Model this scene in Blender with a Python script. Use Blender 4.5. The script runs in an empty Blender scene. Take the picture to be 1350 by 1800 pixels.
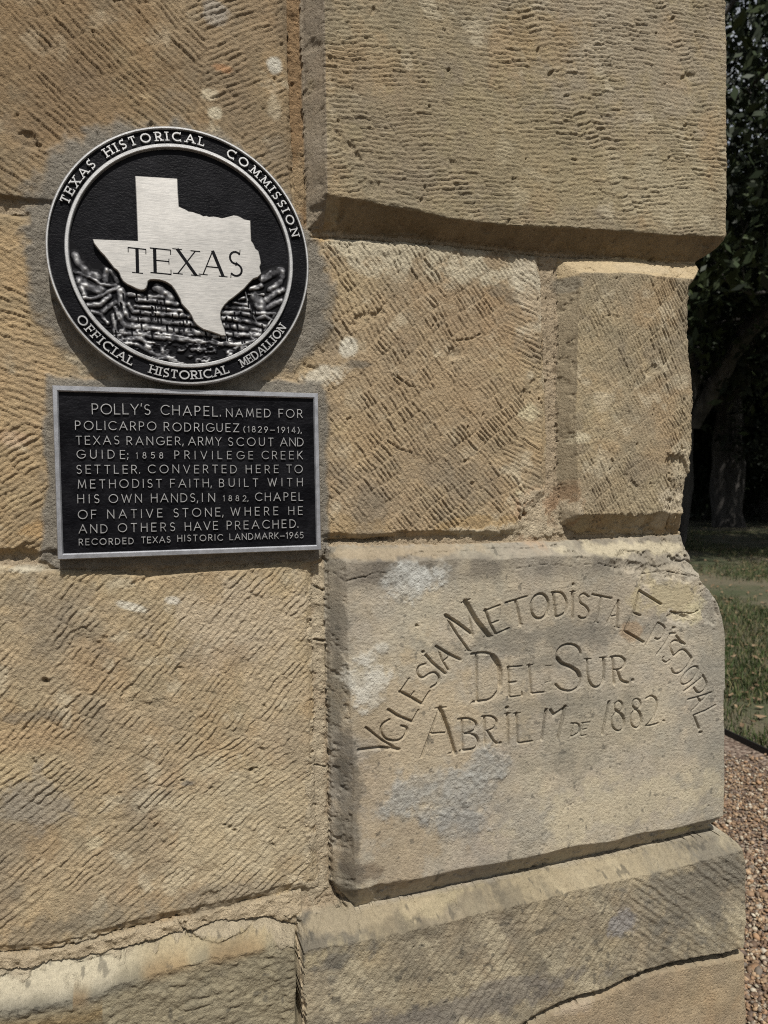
import bpy, math, random
import numpy as np
from mathutils import Matrix, Vector

# ------------------------------------------------------------------ camera
W_PX, H_PX, F_PX = 1350.0, 1800.0, 1300.0
CAM = np.array([0.0, -1.0, 1.30])
dn = np.array([0.014, 1.0, 0.040]); dn /= np.linalg.norm(dn)
xc = np.array([4275.0, 0.0, 1300.0]); xc[1] = -(xc[0]*dn[0] + xc[2]*dn[2])/dn[1]; xc /= np.linalg.norm(xc)
zc = -dn
yc = np.cross(zc, xc)
# rows: world axes in camera coordinates (right, down, forward)
R_WC = np.array([xc, yc, zc])            # world = R_WC @ cam

def ray(px, py):
    px = np.asarray(px, float); py = np.asarray(py, float)
    c = np.stack([px - W_PX/2, py - H_PX/2, np.full_like(px + py, F_PX)], -1)
    return c @ R_WC.T

def Pw(px, py, d=0.0):                   # photograph pixel -> (x, z) on the plane y = -d
    r = ray(px, py)
    t = (-d - CAM[1])/r[..., 1]
    return CAM[0] + t*r[..., 0], CAM[2] + t*r[..., 2]

def Pg(px, py, z=0.0):                   # photograph pixel -> (x, y) on the ground
    r = ray(px, py)
    t = (z - CAM[2])/r[..., 2]
    return CAM[0] + t*r[..., 0], CAM[1] + t*r[..., 1]

sc = bpy.context.scene
cam_data = bpy.data.cameras.new('camera')
cam = bpy.data.objects.new('camera', cam_data)
sc.collection.objects.link(cam)
m = Matrix.Identity(4)
for i in range(3):
    m[i][0] = R_WC[i, 0]; m[i][1] = -R_WC[i, 1]; m[i][2] = -R_WC[i, 2]; m[i][3] = CAM[i]
cam.matrix_world = m
cam_data.sensor_fit = 'HORIZONTAL'; cam_data.sensor_width = 36.0
cam_data.lens = 36.0*F_PX/W_PX
cam_data.clip_start = 0.05; cam_data.clip_end = 600
cam_data.dof.use_dof = True
cam_data.dof.focus_distance = 1.08
cam_data.dof.aperture_fstop = cam_data.lens/3.2
sc.camera = cam

# ------------------------------------------------------------------ world, sun, exposure
SUN = np.array([-0.03, -1.0, 1.50]); SUN /= np.linalg.norm(SUN)
elev = math.asin(SUN[2])
world = bpy.data.worlds.new('World'); sc.world = world; world.use_nodes = True
wn = world.node_tree; wn.nodes.clear()
sky = wn.nodes.new('ShaderNodeTexSky'); sky.sky_type = 'NISHITA'; sky.sun_disc = False
sky.sun_elevation = elev; sky.sun_rotation = math.atan2(SUN[0], SUN[1])
sky.dust_density = 1.6
bg = wn.nodes.new('ShaderNodeBackground'); bg.inputs[1].default_value = 0.052
wo = wn.nodes.new('ShaderNodeOutputWorld')
tcw = wn.nodes.new('ShaderNodeTexCoord'); nzw = wn.nodes.new('ShaderNodeTexNoise'); nzw.inputs['Scale'].default_value = 3.2; nzw.inputs['Detail'].default_value = 7
wn.links.new(tcw.outputs['Generated'], nzw.inputs['Vector'])
rw = wn.nodes.new('ShaderNodeValToRGB'); rw.color_ramp.elements[0].position = .38; rw.color_ramp.elements[1].position = .62
wn.links.new(nzw.outputs['Fac'], rw.inputs[0])
mw = wn.nodes.new('ShaderNodeMix'); mw.data_type = 'RGBA'; mw.inputs[7].default_value = (9.5, 9.8, 10.4, 1)
wn.links.new(rw.outputs[0], mw.inputs[0]); wn.links.new(sky.outputs[0], mw.inputs[6]); wn.links.new(mw.outputs[2], bg.inputs[0])
wn.links.new(bg.outputs[0], wo.inputs[0])
ld = bpy.data.lights.new('sun', 'SUN'); ld.energy = 5.0; ld.angle = math.radians(0.55); ld.color = (1.0, 0.96, 0.91)
sun = bpy.data.objects.new('sun', ld); sc.collection.objects.link(sun)
sun.rotation_euler = Vector(SUN).to_track_quat('Z', 'Y').to_euler()
sc.view_settings.view_transform = 'Standard'; sc.view_settings.look = 'None'
sc.view_settings.gamma = 1.0; sc.view_settings.exposure = 0.05
sc.cycles.max_bounces = 6
sc.cycles.use_denoising = False
sc.cycles.filter_width = 1.05

# ------------------------------------------------------------------ numeric helpers
def H2(a, b, s=0):
    a = np.asarray(a, np.int64); b = np.asarray(b, np.int64)
    h = (a*374761393 + b*668265263 + s*1442695041) & 0xffffffff
    h = ((h ^ (h >> 13))*1274126177) & 0xffffffff
    h = ((h ^ (h >> 16))*2246822519) & 0xffffffff
    return ((h ^ (h >> 15)) & 0xffffff)/float(0xffffff)

_L = {}
def noise(x, z, scale, seed=0):          # value noise in -1..1
    if seed not in _L: _L[seed] = np.random.RandomState(seed + 11).rand(256, 256)*2 - 1
    T = _L[seed]
    u = np.asarray(x)/scale + 17.3*seed; v = np.asarray(z)/scale + 5.1*seed
    iu = np.floor(u).astype(np.int64); iv = np.floor(v).astype(np.int64)
    fu = u - iu; fv = v - iv
    fu = fu*fu*fu*(fu*(fu*6 - 15) + 10); fv = fv*fv*fv*(fv*(fv*6 - 15) + 10)
    a = iu & 255; b = iv & 255; a1 = (a + 1) & 255; b1 = (b + 1) & 255
    return (T[a, b]*(1 - fu) + T[a1, b]*fu)*(1 - fv) + (T[a, b1]*(1 - fu) + T[a1, b1]*fu)*fv

def fbm(x, z, scale, octv=4, seed=0, gain=0.5):
    o = 0; g = 1; t = 0
    for i in range(octv):
        o = o + g*noise(x, z, scale/(2**i), seed*7 + i); t += g; g *= gain
    return o/t

def sst(a, b, x):
    t = np.clip((x - a)/(b - a), 0, 1); return t*t*(3 - 2*t)

def seg_dist(x, z, p, q):
    dx, dz = q[0] - p[0], q[1] - p[1]
    t = np.clip(((x - p[0])*dx + (z - p[1])*dz)/(dx*dx + dz*dz + 1e-12), 0, 1)
    return np.hypot(x - p[0] - t*dx, z - p[1] - t*dz)

def poly_sd(x, z, poly):                 # signed distance, positive inside
    d = np.full(x.shape, 1e9); ins = np.zeros(x.shape, bool)
    n = len(poly)
    for i in range(n):
        p, q = poly[i], poly[(i + 1) % n]
        d = np.minimum(d, seg_dist(x, z, p, q))
        if abs(q[1] - p[1]) > 1e-12:
            c = ((p[1] > z) != (q[1] > z)) & (x < (q[0] - p[0])*(z - p[1])/(q[1] - p[1]) + p[0])
            ins ^= c
    return np.where(ins, d, -d)

def wpoly(pts, d):
    a = np.array(pts, float); x, z = Pw(a[:, 0], a[:, 1], d)
    return list(zip(x, z))

def srgb(*c):
    c = np.array(c, float)/255.0
    return np.where(c <= 0.04045, c/12.92, ((c + 0.055)/1.055)**2.4)

# ------------------------------------------------------------------ object helpers
COL = sc.collection
def tag(o, label=None, cat=None, group=None, kind=None):
    if label: o['label'] = label
    if cat: o['category'] = cat
    if group: o['group'] = group
    if kind: o['kind'] = kind
    return o

def empty(name, loc, parent=None):
    o = bpy.data.objects.new(name, None); COL.objects.link(o); o.location = loc
    o.empty_display_size = 0.05
    if parent: o.parent = parent
    return o

def mesh_np(name, V, F, mat, parent=None, smooth=False, attrs=None):
    V = np.asarray(V, np.float32); me = bpy.data.meshes.new(name)
    if isinstance(F, np.ndarray):
        k = F.shape[1]
        me.vertices.add(len(V)); me.vertices.foreach_set('co', V.ravel())
        me.loops.add(F.size); me.loops.foreach_set('vertex_index', F.ravel().astype(np.int32))
        me.polygons.add(len(F))
        me.polygons.foreach_set('loop_start', np.arange(0, F.size, k, dtype=np.int32))
        me.polygons.foreach_set('loop_total', np.full(len(F), k, np.int32))
        me.update(calc_edges=True)
    else:
        me.from_pydata([tuple(map(float, v)) for v in V], [], F); me.update()
    if smooth: me.polygons.foreach_set('use_smooth', np.ones(len(me.polygons), bool))
    for an, (ty, data) in (attrs or {}).items():
        at = me.attributes.new(an, ty, 'POINT')
        if ty == 'FLOAT_COLOR': at.data.foreach_set('color', np.asarray(data, np.float32).ravel())
        else: at.data.foreach_set('value', np.asarray(data, np.float32).ravel())
    if mat: me.materials.append(mat)
    o = bpy.data.objects.new(name, me); COL.objects.link(o)
    if parent: o.parent = parent
    return o

class MB:
    def __init__(s): s.v = []; s.f = []
    def add(s, v, f):
        n = len(s.v); s.v += [tuple(a) for a in v]; s.f += [tuple(i + n for i in q) for q in f]
    def build(s, name, mat, parent=None, smooth=False):
        return mesh_np(name, np.array(s.v), s.f, mat, parent, smooth)

# ------------------------------------------------------------------ materials
def newmat(name):
    m = bpy.data.materials.new(name); m.use_nodes = True
    nt = m.node_tree; nt.nodes.clear()
    out = nt.nodes.new('ShaderNodeOutputMaterial'); b = nt.nodes.new('ShaderNodeBsdfPrincipled')
    nt.links.new(b.outputs[0], out.inputs[0])
    return m, nt, b
def N(nt, t, **kw):
    n = nt.nodes.new(t)
    for k, v in kw.items():
        if k.startswith('i_'): n.inputs[int(k[2:])].default_value = v
        else: setattr(n, k, v)
    return n
def noise_node(nt, scale, detail=4, rough=0.6, coord=None, vec_scale=None):
    tc = N(nt, 'ShaderNodeTexCoord'); n = N(nt, 'ShaderNodeTexNoise')
    n.inputs['Scale'].default_value = scale; n.inputs['Detail'].default_value = detail; n.inputs['Roughness'].default_value = rough
    src = tc.outputs['Object']
    if vec_scale:
        mp = N(nt, 'ShaderNodeMapping'); mp.inputs['Scale'].default_value = vec_scale
        nt.links.new(src, mp.inputs[0]); src = mp.outputs[0]
    nt.links.new(src, n.inputs['Vector'])
    return n
def ramp(nt, src, stops):
    r = N(nt, 'ShaderNodeValToRGB'); e = r.color_ramp.elements
    while len(e) < len(stops): e.new(0.5)
    for i, (p, c) in enumerate(stops):
        e[i].position = p; e[i].color = (c[0], c[1], c[2], 1) if hasattr(c, '__len__') else (c, c, c, 1)
    nt.links.new(src, r.inputs[0]); return r
def math_n(nt, op, a, b):
    n = N(nt, 'ShaderNodeMath', operation=op)
    for i, s in enumerate((a, b)):
        if isinstance(s, (int, float)): n.inputs[i].default_value = s
        else: nt.links.new(s, n.inputs[i])
    return n.outputs[0]
def mixc(nt, fac, a, b, mode='MIX'):
    n = N(nt, 'ShaderNodeMix', data_type='RGBA', blend_type=mode)
    for idx, s in ((0, fac), (6, a), (7, b)):
        if isinstance(s, (int, float)): n.inputs[idx].default_value = s
        elif isinstance(s, tuple): n.inputs[idx].default_value = (*s, 1)
        else: nt.links.new(s, n.inputs[idx])
    return n.outputs[2]

def stone_material():
    m, nt, b = newmat('sandstone')
    at = N(nt, 'ShaderNodeAttribute', attribute_name='albedo')
    gr = N(nt, 'ShaderNodeAttribute', attribute_name='grain')
    fine = noise_node(nt, 900, 3, 0.7)
    mid = noise_node(nt, 160, 5, 0.7)
    pit = N(nt, 'ShaderNodeTexVoronoi'); pit.inputs['Scale'].default_value = 210
    tc = N(nt, 'ShaderNodeTexCoord'); nt.links.new(tc.outputs['Object'], pit.inputs['Vector'])
    c1 = ramp(nt, fine.outputs['Fac'], [(0.25, 0.74), (0.5, 1.0), (0.78, 1.24)])
    c2 = ramp(nt, mid.outputs['Fac'], [(0.28, 0.78), (0.5, 1.0), (0.75, 1.18)])
    col = mixc(nt, 1.0, at.outputs['Color'], c1.outputs[0], 'MULTIPLY')
    col = mixc(nt, 1.0, col, c2.outputs[0], 'MULTIPLY')
    # iron-stained and pale mineral flecks
    fl = noise_node(nt, 420, 2, 0.5)
    f1 = ramp(nt, fl.outputs['Fac'], [(0.70, 0.0), (0.76, 1.0)])
    fk = math_n(nt, 'MULTIPLY', f1.outputs[0], 0.35)
    col = mixc(nt, fk, col, (0.50, 0.42, 0.30))
    f2 = ramp(nt, fl.outputs['Fac'], [(0.24, 1.0), (0.30, 0.0)])
    fk2 = math_n(nt, 'MULTIPLY', f2.outputs[0], 0.45)
    col = mixc(nt, fk2, col, (0.10, 0.075, 0.05))
    nt.links.new(col, b.inputs['Base Color'])
    b.inputs['Roughness'].default_value = 0.92
    b.inputs['Specular IOR Level'].default_value = 0.25
    pr = ramp(nt, pit.outputs['Distance'], [(0.0, 0.0), (0.45, 1.0)])
    h = math_n(nt, 'MULTIPLY', fine.outputs['Fac'], 0.9)
    h = math_n(nt, 'ADD', h, math_n(nt, 'MULTIPLY', mid.outputs['Fac'], 1.7))
    h = math_n(nt, 'ADD', h, math_n(nt, 'MULTIPLY', pr.outputs[0], 0.5))
    h = math_n(nt, 'MULTIPLY', h, gr.outputs['Fac'])
    bp = N(nt, 'ShaderNodeBump'); bp.inputs['Strength'].default_value = 1.0; bp.inputs['Distance'].default_value = 0.0021
    nt.links.new(h, bp.inputs['Height']); nt.links.new(bp.outputs[0], b.inputs['Normal'])
    return m
M_STONE = stone_material()

def metal_material(name, col, rough, brush=0.0, metallic=1.0, pit=0.0002):
    m, nt, b = newmat(name)
    n = noise_node(nt, 60, 5, 0.7, vec_scale=(1, 1, 14) if brush else None)
    c = ramp(nt, n.outputs['Fac'], [(0.3, tuple(v*0.74 for v in col)), (0.7, tuple(v*1.0 for v in col))])
    st = noise_node(nt, 14, 4, 0.7)
    s2 = ramp(nt, st.outputs['Fac'], [(0.40, 1.0), (0.70, 0.80)])
    cc = mixc(nt, 1.0, c.outputs[0], s2.outputs[0], 'MULTIPLY')
    nt.links.new(cc, b.inputs['Base Color'])
    b.inputs['Metallic'].default_value = metallic
    r = ramp(nt, n.outputs['Fac'], [(0.3, rough*0.85), (0.7, rough*1.2)])
    nt.links.new(r.outputs[0], b.inputs['Roughness'])
    f = noise_node(nt, 1500, 2, 0.5, vec_scale=(0.05, 1, 1.3) if brush else None)
    bp = N(nt, 'ShaderNodeBump'); bp.inputs['Strength'].default_value = 0.5; bp.inputs['Distance'].default_value = pit
    nt.links.new(f.outputs['Fac'], bp.inputs['Height']); nt.links.new(bp.outputs[0], b.inputs['Normal'])
    return m
M_ALU = metal_material('brushed_aluminium', (0.54, 0.525, 0.49), 0.55, brush=1, metallic=0.75)
M_RIM = metal_material('cast_aluminium', (0.50, 0.50, 0.49), 0.52, metallic=0.8, pit=0.0004)
M_FRAME = metal_material('weathered_aluminium', (0.40, 0.41, 0.43), 0.52, metallic=0.8, pit=0.0004)

def black_leather(name, scale, dist, base=(0.0025, 0.0025, 0.0035), rough=0.42):
    m, nt, b = newmat(name)
    n1 = noise_node(nt, scale, 5, 0.65); n2 = noise_node(nt, scale*0.35, 3, 0.5, vec_scale=(1, 1, 1.8))
    h = math_n(nt, 'ADD', n1.outputs['Fac'], math_n(nt, 'MULTIPLY', n2.outputs['Fac'], 1.4))
    bp = N(nt, 'ShaderNodeBump'); bp.inputs['Strength'].default_value = 1; bp.inputs['Distance'].default_value = dist
    nt.links.new(h, bp.inputs['Height']); nt.links.new(bp.outputs[0], b.inputs['Normal'])
    d = noise_node(nt, 25, 5, 0.7)
    c = ramp(nt, d.outputs['Fac'], [(0.4, base), (0.8, tuple(v*2.2 + 0.008 for v in base))])
    nt.links.new(c.outputs[0], b.inputs['Base Color'])
    b.inputs['Roughness'].default_value = rough
    b.inputs['Specular IOR Level'].default_value = 0.07
    return m
M_BLACK = black_leather('black_enamel', 420, 0.0006)
M_BLACK_PEB = black_leather('pebbled_black_enamel', 700, 0.0004)
M_INK = black_leather('black_letter_paint', 600, 0.0001, rough=0.6)

# ------------------------------------------------------------------ THE WALL as height field
XL, _ = Pw(-30, 900); XR0, _ = Pw(590, 1300, 0.03); XC, _ = Pw(1278, 300, 0.038)
XL = float(XL); XR0 = float(XR0); XC = float(XC)
_, ZT = Pw(900, -30); _, ZB = Pw(600, 1830, 0.07); _, ZI1 = Pw(950, 1020, 0.04); _, ZI0 = Pw(950, 1345, 0.04)
ZT = float(ZT) + 0.02; ZB = float(ZB) - 0.03

def grow(start, end, h0, ratio=1.12, hmax=0.08):
    out = []; x = start; h = h0; s = 1 if end > start else -1
    while (end - x)*s > 1e-6:
        h = min(h*ratio, hmax); x += s*h; out.append(x)
    out[-1] = end
    return out
H0, H1 = 0.00155, 0.00105
sa = list(np.arange(XL, XR0, H0)); sb = list(np.arange(XR0, XC, H1)); sb[-1] = XC
S = np.array(grow(XL, -3.2, H0)[::-1] + sa + sb + grow(XC, XC + 4.0, H1, 1.07))
za = list(np.arange(ZB, float(ZI0), H0)); zb = list(np.arange(float(ZI0), float(ZI1), H1)); zd = list(np.arange(float(ZI1), ZT, H0))
Z = np.array(grow(ZB, -0.05, H0)[::-1] + za + zb + zd + grow(zd[-1], 3.6, H0))
NS, NZ = len(S), len(Z)
print('GRID', NS, NZ, NS*NZ, 'XL', XL, 'XC', XC, 'ZT', ZT, 'ZB', ZB)

# silhouette of the corner (photograph pixels, depth)
sil = [(1276, -300, .030), (1276, 0, .030), (1277, 20, .030), (1278.5, 60, .030), (1278, 200, .030), (1279, 300, .030), (1278.5, 412, .030), (1268, 430, .025),
       (1250, 443, .015), (1228, 456, .005), (1223, 464, .0), (1224, 476, .0), (1217, 488, .01), (1213, 500, .025), (1210, 560, .025), (1212, 620, .025), (1216, 650, .025),
       (1219, 700, .025), (1217, 780, .025), (1213, 830, .025), (1209, 870, .025), (1203, 905, .025), (1199, 925, .01), (1196, 940, .0),
       (1202, 956, .01), (1214, 972, .02), (1222, 1000, .025), (1236, 1022, .035), (1250, 1038, .030), (1262, 1062, .030), (1271, 1085, .032), (1276, 1120, .032),
       (1275, 1160, .032), (1277, 1210, .032), (1274, 1216, .032), (1276, 1300, .032), (1276, 1400, .032), (1275, 1438, .032), (1262, 1446, .022), (1247, 1452, .02),
       (1262, 1460, .03), (1285, 1472, .038), (1302, 1487, .044), (1312, 1508, .05), (1316, 1540, .05), (1313, 1600, .05), (1310, 1660, .05), (1307, 1672, .048),
       (1311, 1690, .048), (1313, 1800, .048), (1316, 2300, .048)]
sx, sz = [], []
for (a, b, d) in sil:
    x, z = Pw(a, b, d); sx.append(float(x)); sz.append(float(z))
o = np.argsort(sz); CXZ = np.array(sz)[o]; CXX = np.array(sx)[o]
cx = np.interp(Z, CXZ, CXX)
ragged = 0.0006 + 0.0016*np.exp(-((Z - float(Pw(1215, 700, .03)[1]))/0.16)**2)
cx = cx + ragged*(noise(Z, Z*0, 0.012, 3) + 0.6*noise(Z, Z*0, 0.004, 4))

SS, ZZ = np.meshgrid(S, Z)               # rows z, cols s
CX = np.repeat(cx[:, None], NS, 1)
wgt = sst(XC - 0.13, XC, SS)
X = np.where(SS <= XC, SS + (CX - XC)*wgt, CX)
TT = np.maximum(SS - XC, 0.0)            # distance along the side face
# parametric coordinate used for patterns (continues round the corner)
U = X + TT
front = SS <= XC + 1e-9

# ragged-edge domain warp
wx = 0.0016*fbm(U, ZZ, 0.02, 3, 21) + 0.0010*noise(U, ZZ, 0.004, 22)
wz = 0.0016*fbm(U, ZZ, 0.02, 3, 31) + 0.0010*noise(U, ZZ, 0.004, 32)
UW = U + wx; ZW = ZZ + wz

RE = 1900                                 # beyond the right edge of the photograph: carries on round the corner
stones = {
 # name: outer px polygon, back depth, inner px polygon, front depth
 'upper_right': ([(517, -420), (527, 0), (533, 200), (540, 402), (700, 412), (900, 436), (1222, 462), (RE, 520), (RE, -420)], 0.0,
                 [(560, -420), (566, 0), (571, 200), (575, 341), (640, 351), (720, 371), (900, 395), (1278, 416), (RE, 455), (RE, -420)], 0.030),
 'upper_left': ([(-420, -420), (-420, 312), (0, 352), (300, 380), (522, 398), (512, 260), (505, 110), (500, -420)], -0.002,
                [(-420, -420), (-420, 305), (0, 345), (300, 373), (514, 390), (505, 260), (499, 110), (494, -420)], 0.0025),
 'left': ([(-420, 352), (0, 376), (322, 402), (326, 700), (330, 985), (95, 972), (0, 976), (-420, 990)], -0.003,
          [(-420, 358), (0, 383), (314, 409), (318, 700), (322, 978), (95, 964), (0, 968), (-420, 982)], 0.002),
 'middle': ([(346, 402), (545, 416), (700, 424), (948, 450), (955, 620), (960, 800), (958, 868), (925, 900), (915, 938), (760, 941), (572, 948), (350, 985)], -0.003,
            [(354, 410), (548, 420), (700, 430), (942, 456), (949, 620), (953, 800), (951, 862), (918, 894), (906, 930), (760, 934), (576, 940), (358, 975)], 0.003),
 'quoin': ([(979, 455), (1100, 453), (1222, 460), (RE, 480), (RE, 975), (1240, 946), (1165, 938), (1012, 938), (985, 918), (978, 800), (980, 620)], -0.002,
           [(1019, 478), (1100, 478), (1214, 490), (RE, 505), (RE, 950), (1186, 902), (1160, 900), (1126, 910), (1080, 906), (1016, 905), (1012, 800), (1016, 620)], 0.024),
 'inscribed': ([(570, 960), (760, 958), (975, 951), (1198, 940), (RE, 1010), (RE, 1385), (1247, 1458), (930, 1527), (622, 1592), (583, 1552), (578, 1300), (572, 1060)], 0.004,
               [(610, 990), (760, 986), (1010, 975), (1130, 985), (1226, 1010), (RE, 1080), (RE, 1310), (1276, 1437), (950, 1500), (626, 1563), (620, 1300), (611, 1060)], 0.032),
 'lower_left': ([(-420, 1002), (0, 992), (100, 1002), (300, 1004), (545, 985), (549, 1150), (553, 1400), (560, 1555), (400, 1592), (240, 1628), (100, 1668), (-60, 1678), (-420, 1690)], -0.002,
                [(-420, 1010), (0, 1000), (100, 1010), (300, 1012), (538, 993), (541, 1150), (545, 1400), (550, 1545), (400, 1580), (240, 1616), (100, 1656), (-60, 1668), (-420, 1680)], 0.004),
 'base_right': ([(520, 1608), (600, 1592), (800, 1552), (930, 1527), (1247, 1452), (RE, 1330), (RE, 1640), (1309, 1668), (1200, 1690), (1130, 1706), (1040, 1744), (985, 1762), (830, 1850), (534, 1905), (528, 1750)], 0.010,
                [(530, 1668), (640, 1650), (800, 1615), (950, 1580), (1180, 1523), (1290, 1500), (RE, 1395), (RE, 1636), (1309, 1666), (1200, 1688), (1130, 1704), (1040, 1742), (985, 1760), (830, 1848), (535, 1901), (530, 1750)], 0.050),
 'base_corner': ([(838, 1853), (985, 1770), (1040, 1752), (1130, 1713), (1200, 1697), (1310, 1676), (RE, 1648), (RE, 2300), (838, 2300)], 0.043,
                 [(844, 1858), (988, 1774), (1044, 1756), (1130, 1717), (1200, 1701), (1310, 1680), (RE, 1652), (RE, 2290), (844, 2290)], 0.048),
 'base_left': ([(-420, 1720), (0, 1700), (120, 1682), (250, 1650), (380, 1614), (470, 1606), (516, 1620), (521, 1750), (526, 1905), (-420, 2030)], -0.002,
               [(-420, 1800), (0, 1774), (150, 1752), (235, 1716), (330, 1690), (470, 1660), (514, 1660), (519, 1750), (524, 1890), (-420, 2015)], 0.036),
}
order = ['upper_left', 'left', 'middle', 'lower_left', 'base_left', 'base_right', 'base_corner', 'quoin', 'inscribed', 'upper_right']
ID = {n: i + 1 for i, n in enumerate(order)}
Hh = np.full(SS.shape, -0.0045) + 0.0015*fbm(U, ZZ, 0.03, 4, 51)
Hh += 0.036*sst(float(Pw(600, 1615)[1]), float(Pw(600, 1665)[1]), ZZ)
LAB = np.zeros(SS.shape, np.int32)
TFR = np.zeros(SS.shape)                  # 1 on the dressed front, <1 on bevels
for n in order:
    O, db, I, df = stones[n]
    Ow = wpoly(O, db); Iw = wpoly(I, df)
    xs = [p[0] for p in Ow]; zs = [p[1] for p in Ow]
    bb = (UW > min(xs) - .01) & (UW < max(xs) + .01) & (ZW > min(zs) - .01) & (ZW < max(zs) + .01)
    u, z = UW[bb], ZW[bb]
    a0 = poly_sd(u, z, Ow)
    u2 = U[bb] + .0022*noise(U[bb], ZZ[bb], .05, 23); z2 = ZZ[bb] + .0026*noise(U[bb], ZZ[bb], .06, 24) + .0007*noise(U[bb], ZZ[bb], .016, 25)
    a = np.maximum(poly_sd(u2, z2, Ow), 0); b = poly_sd(u2, z2, Iw)
    t = np.where(b >= 0, 1.0, np.clip(a/(a - np.minimum(b, 0) + 1e-9), 0, 1))
    h = db + (df - db)*t
    ins = a0 > 0
    cur = Hh[bb]; lab = LAB[bb]; tf = TFR[bb]
    cur = np.where(ins, h, cur); lab = np.where(ins, ID[n], lab); tf = np.where(ins, t, tf)
    Hh[bb] = cur; LAB[bb] = lab; TFR[bb] = tf

# courses outside the photograph, so the wall carries on
zl_top = float(Pw(600, -340)[1]); zl_row = [float(Pw(0, v)[1]) for v in (330, 360, 980, 996, 1690)]
xl_edge = float(Pw(-300, 900)[0]); z_bot = float(Pw(1300, 2050)[1])
nid = len(order) + 1
def extra(maskfn, d=0.002):
    global nid
    mk = maskfn & (LAB == 0) | (maskfn & (U < xl_edge)) | (maskfn & (ZZ > zl_top)) | (maskfn & (ZZ < z_bot))
    LAB[mk] = nid; Hh[mk] = d; TFR[mk] = 1.0; nid += 1
j = 0.004
rows_l = [(zl_row[0] + j, zl_top - j, 0.0, .002), (zl_row[2] + j, zl_row[1] - j, 0.2, .002), (zl_row[4] + .03, zl_row[3] - j, 0.05, .003), (z_bot + j, zl_row[4] - .01, 0.3, .036)]
# clear the old labels beyond the left limit, then lay new blocks
far = U < xl_edge
LAB[far] = 0; Hh[far] = -0.004; TFR[far] = 0
up = ZZ > zl_top; LAB[up] = 0; Hh[up] = -0.004; TFR[up] = 0
lo = ZZ < z_bot; LAB[lo] = 0; Hh[lo] = 0.030; TFR[lo] = 0
side = TT > 0.42
LAB[side] = 0; TFR[side] = 0
for (z0, z1, off, d) in rows_l:
    x1 = xl_edge - j; k = 0
    w = 0.55 + off
    while x1 > -3.3:
        x0 = x1 - w
        extra((U > x0) & (U < x1) & (ZZ > z0) & (ZZ < z1) & far, d)
        x1 = x0 - 2*j; w = 0.72 if k % 2 else 0.6; k += 1
zz0 = zl_top
for r in range(6):
    z1 = zz0 + 0.42
    x1 = XC + 0.42; k = 0; w = 0.9 if r % 2 else 0.6
    while x1 > -3.3:
        x0 = x1 - w
        extra((U > x0 + j) & (U < x1 - j) & (ZZ > zz0 + j) & (ZZ < min(z1 - j, 3.58)) & (TT <= .42), 0.038 if k == 0 else 0.002)
        x1 = x0; w = 0.62; k += 1
    zz0 = z1
zz0 = z_bot
for r in range(2):
    z1 = zz0 - 0.38
    x1 = XC + 0.42; k = 0; w = 0.9 if r % 2 else 0.7
    while x1 > -3.3:
        x0 = x1 - w
        extra((U > x0 + j) & (U < x1 - j) & (ZZ > max(z1 + j, -0.2)) & (ZZ < zz0 - j) & (TT <= .42), 0.042)
        x1 = x0; w = 0.66; k += 1
    zz0 = z1
# side wall
zrows = [3.6, 3.1, 2.7, zl_top + .02, float(Pw(1278, 430)[1]), float(Pw(1220, 945)[1]), float(Pw(1276, 1450)[1]), float(Pw(1310, 1675)[1]), z_bot - .05, -.1]
SIDE_IN = np.zeros(SS.shape)
for r in range(len(zrows) - 1):
    z1, z0 = zrows[r], zrows[r + 1]; tt = 0.42; k = 0; w = 0.6 if r % 2 else 0.45
    while tt < 4.0:
        mk = (TT > tt + j) & (TT < tt + w - j) & (ZZ > z0 + j) & (ZZ < z1 - j)
        LAB[mk] = nid; TFR[mk] = 1; nid += 1; tt += w; w = 0.64; k += 1

# ---- dressed-stone tooling
def chisel(x, z, band, bw, gouge, per, amp, seed, curve=0.0, steep=0.24, jit=0.12, warp=0.003):
    amp = amp*1.18; per = per*.82; bw = bw*.9; curve = curve*.25
    x = x + warp*fbm(x, z, 0.10, 2, seed); z = z + warp*fbm(x, z, 0.10, 2, seed + 1)
    ca, sa_ = math.cos(band), math.sin(band)
    u = x*ca + z*sa_; v = -x*sa_ + z*ca
    vb = v/bw + 0.30*noise(u, v, 0.15, seed + 2) + 0.15*noise(u, v, 0.03, seed + 3)
    b = np.floor(vb); fv = vb - b
    ga = gouge + jit*(H2(b, b*0, seed)*2 - 1) + 0.16*noise(x, z, 0.09, seed + 8)*0
    gp = -x*np.sin(ga) + z*np.cos(ga)
    ph = gp/per*(0.85 + 0.3*H2(b, b*0 + 3, seed)) + 7*H2(b, b*0 + 1, seed) + 0.16*noise(x, z, 0.022, seed + 4) + curve*(fv - .5)**2 + 0.15*noise(x, z, 0.006, seed + 9)
    k = np.floor(ph); f = ph - k
    prof = np.where(f < steep, f/steep, 1 - (f - steep)/(1 - steep))
    prof = prof**0.95
    A = amp*(0.40 + 0.75*H2(b, k, seed + 5))*(0.70 + 0.40*np.clip(0.5 + 1.1*noise(x, z, 0.05, seed + 6), 0, 1.3))
    env = np.clip(np.minimum(fv, 1 - fv)/0.12, 0, 1)**0.8
    return A*prof*(0.40 + 0.60*env) + 0.25*amp*(H2(b, b*0 + 9, seed) - .5)

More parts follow.
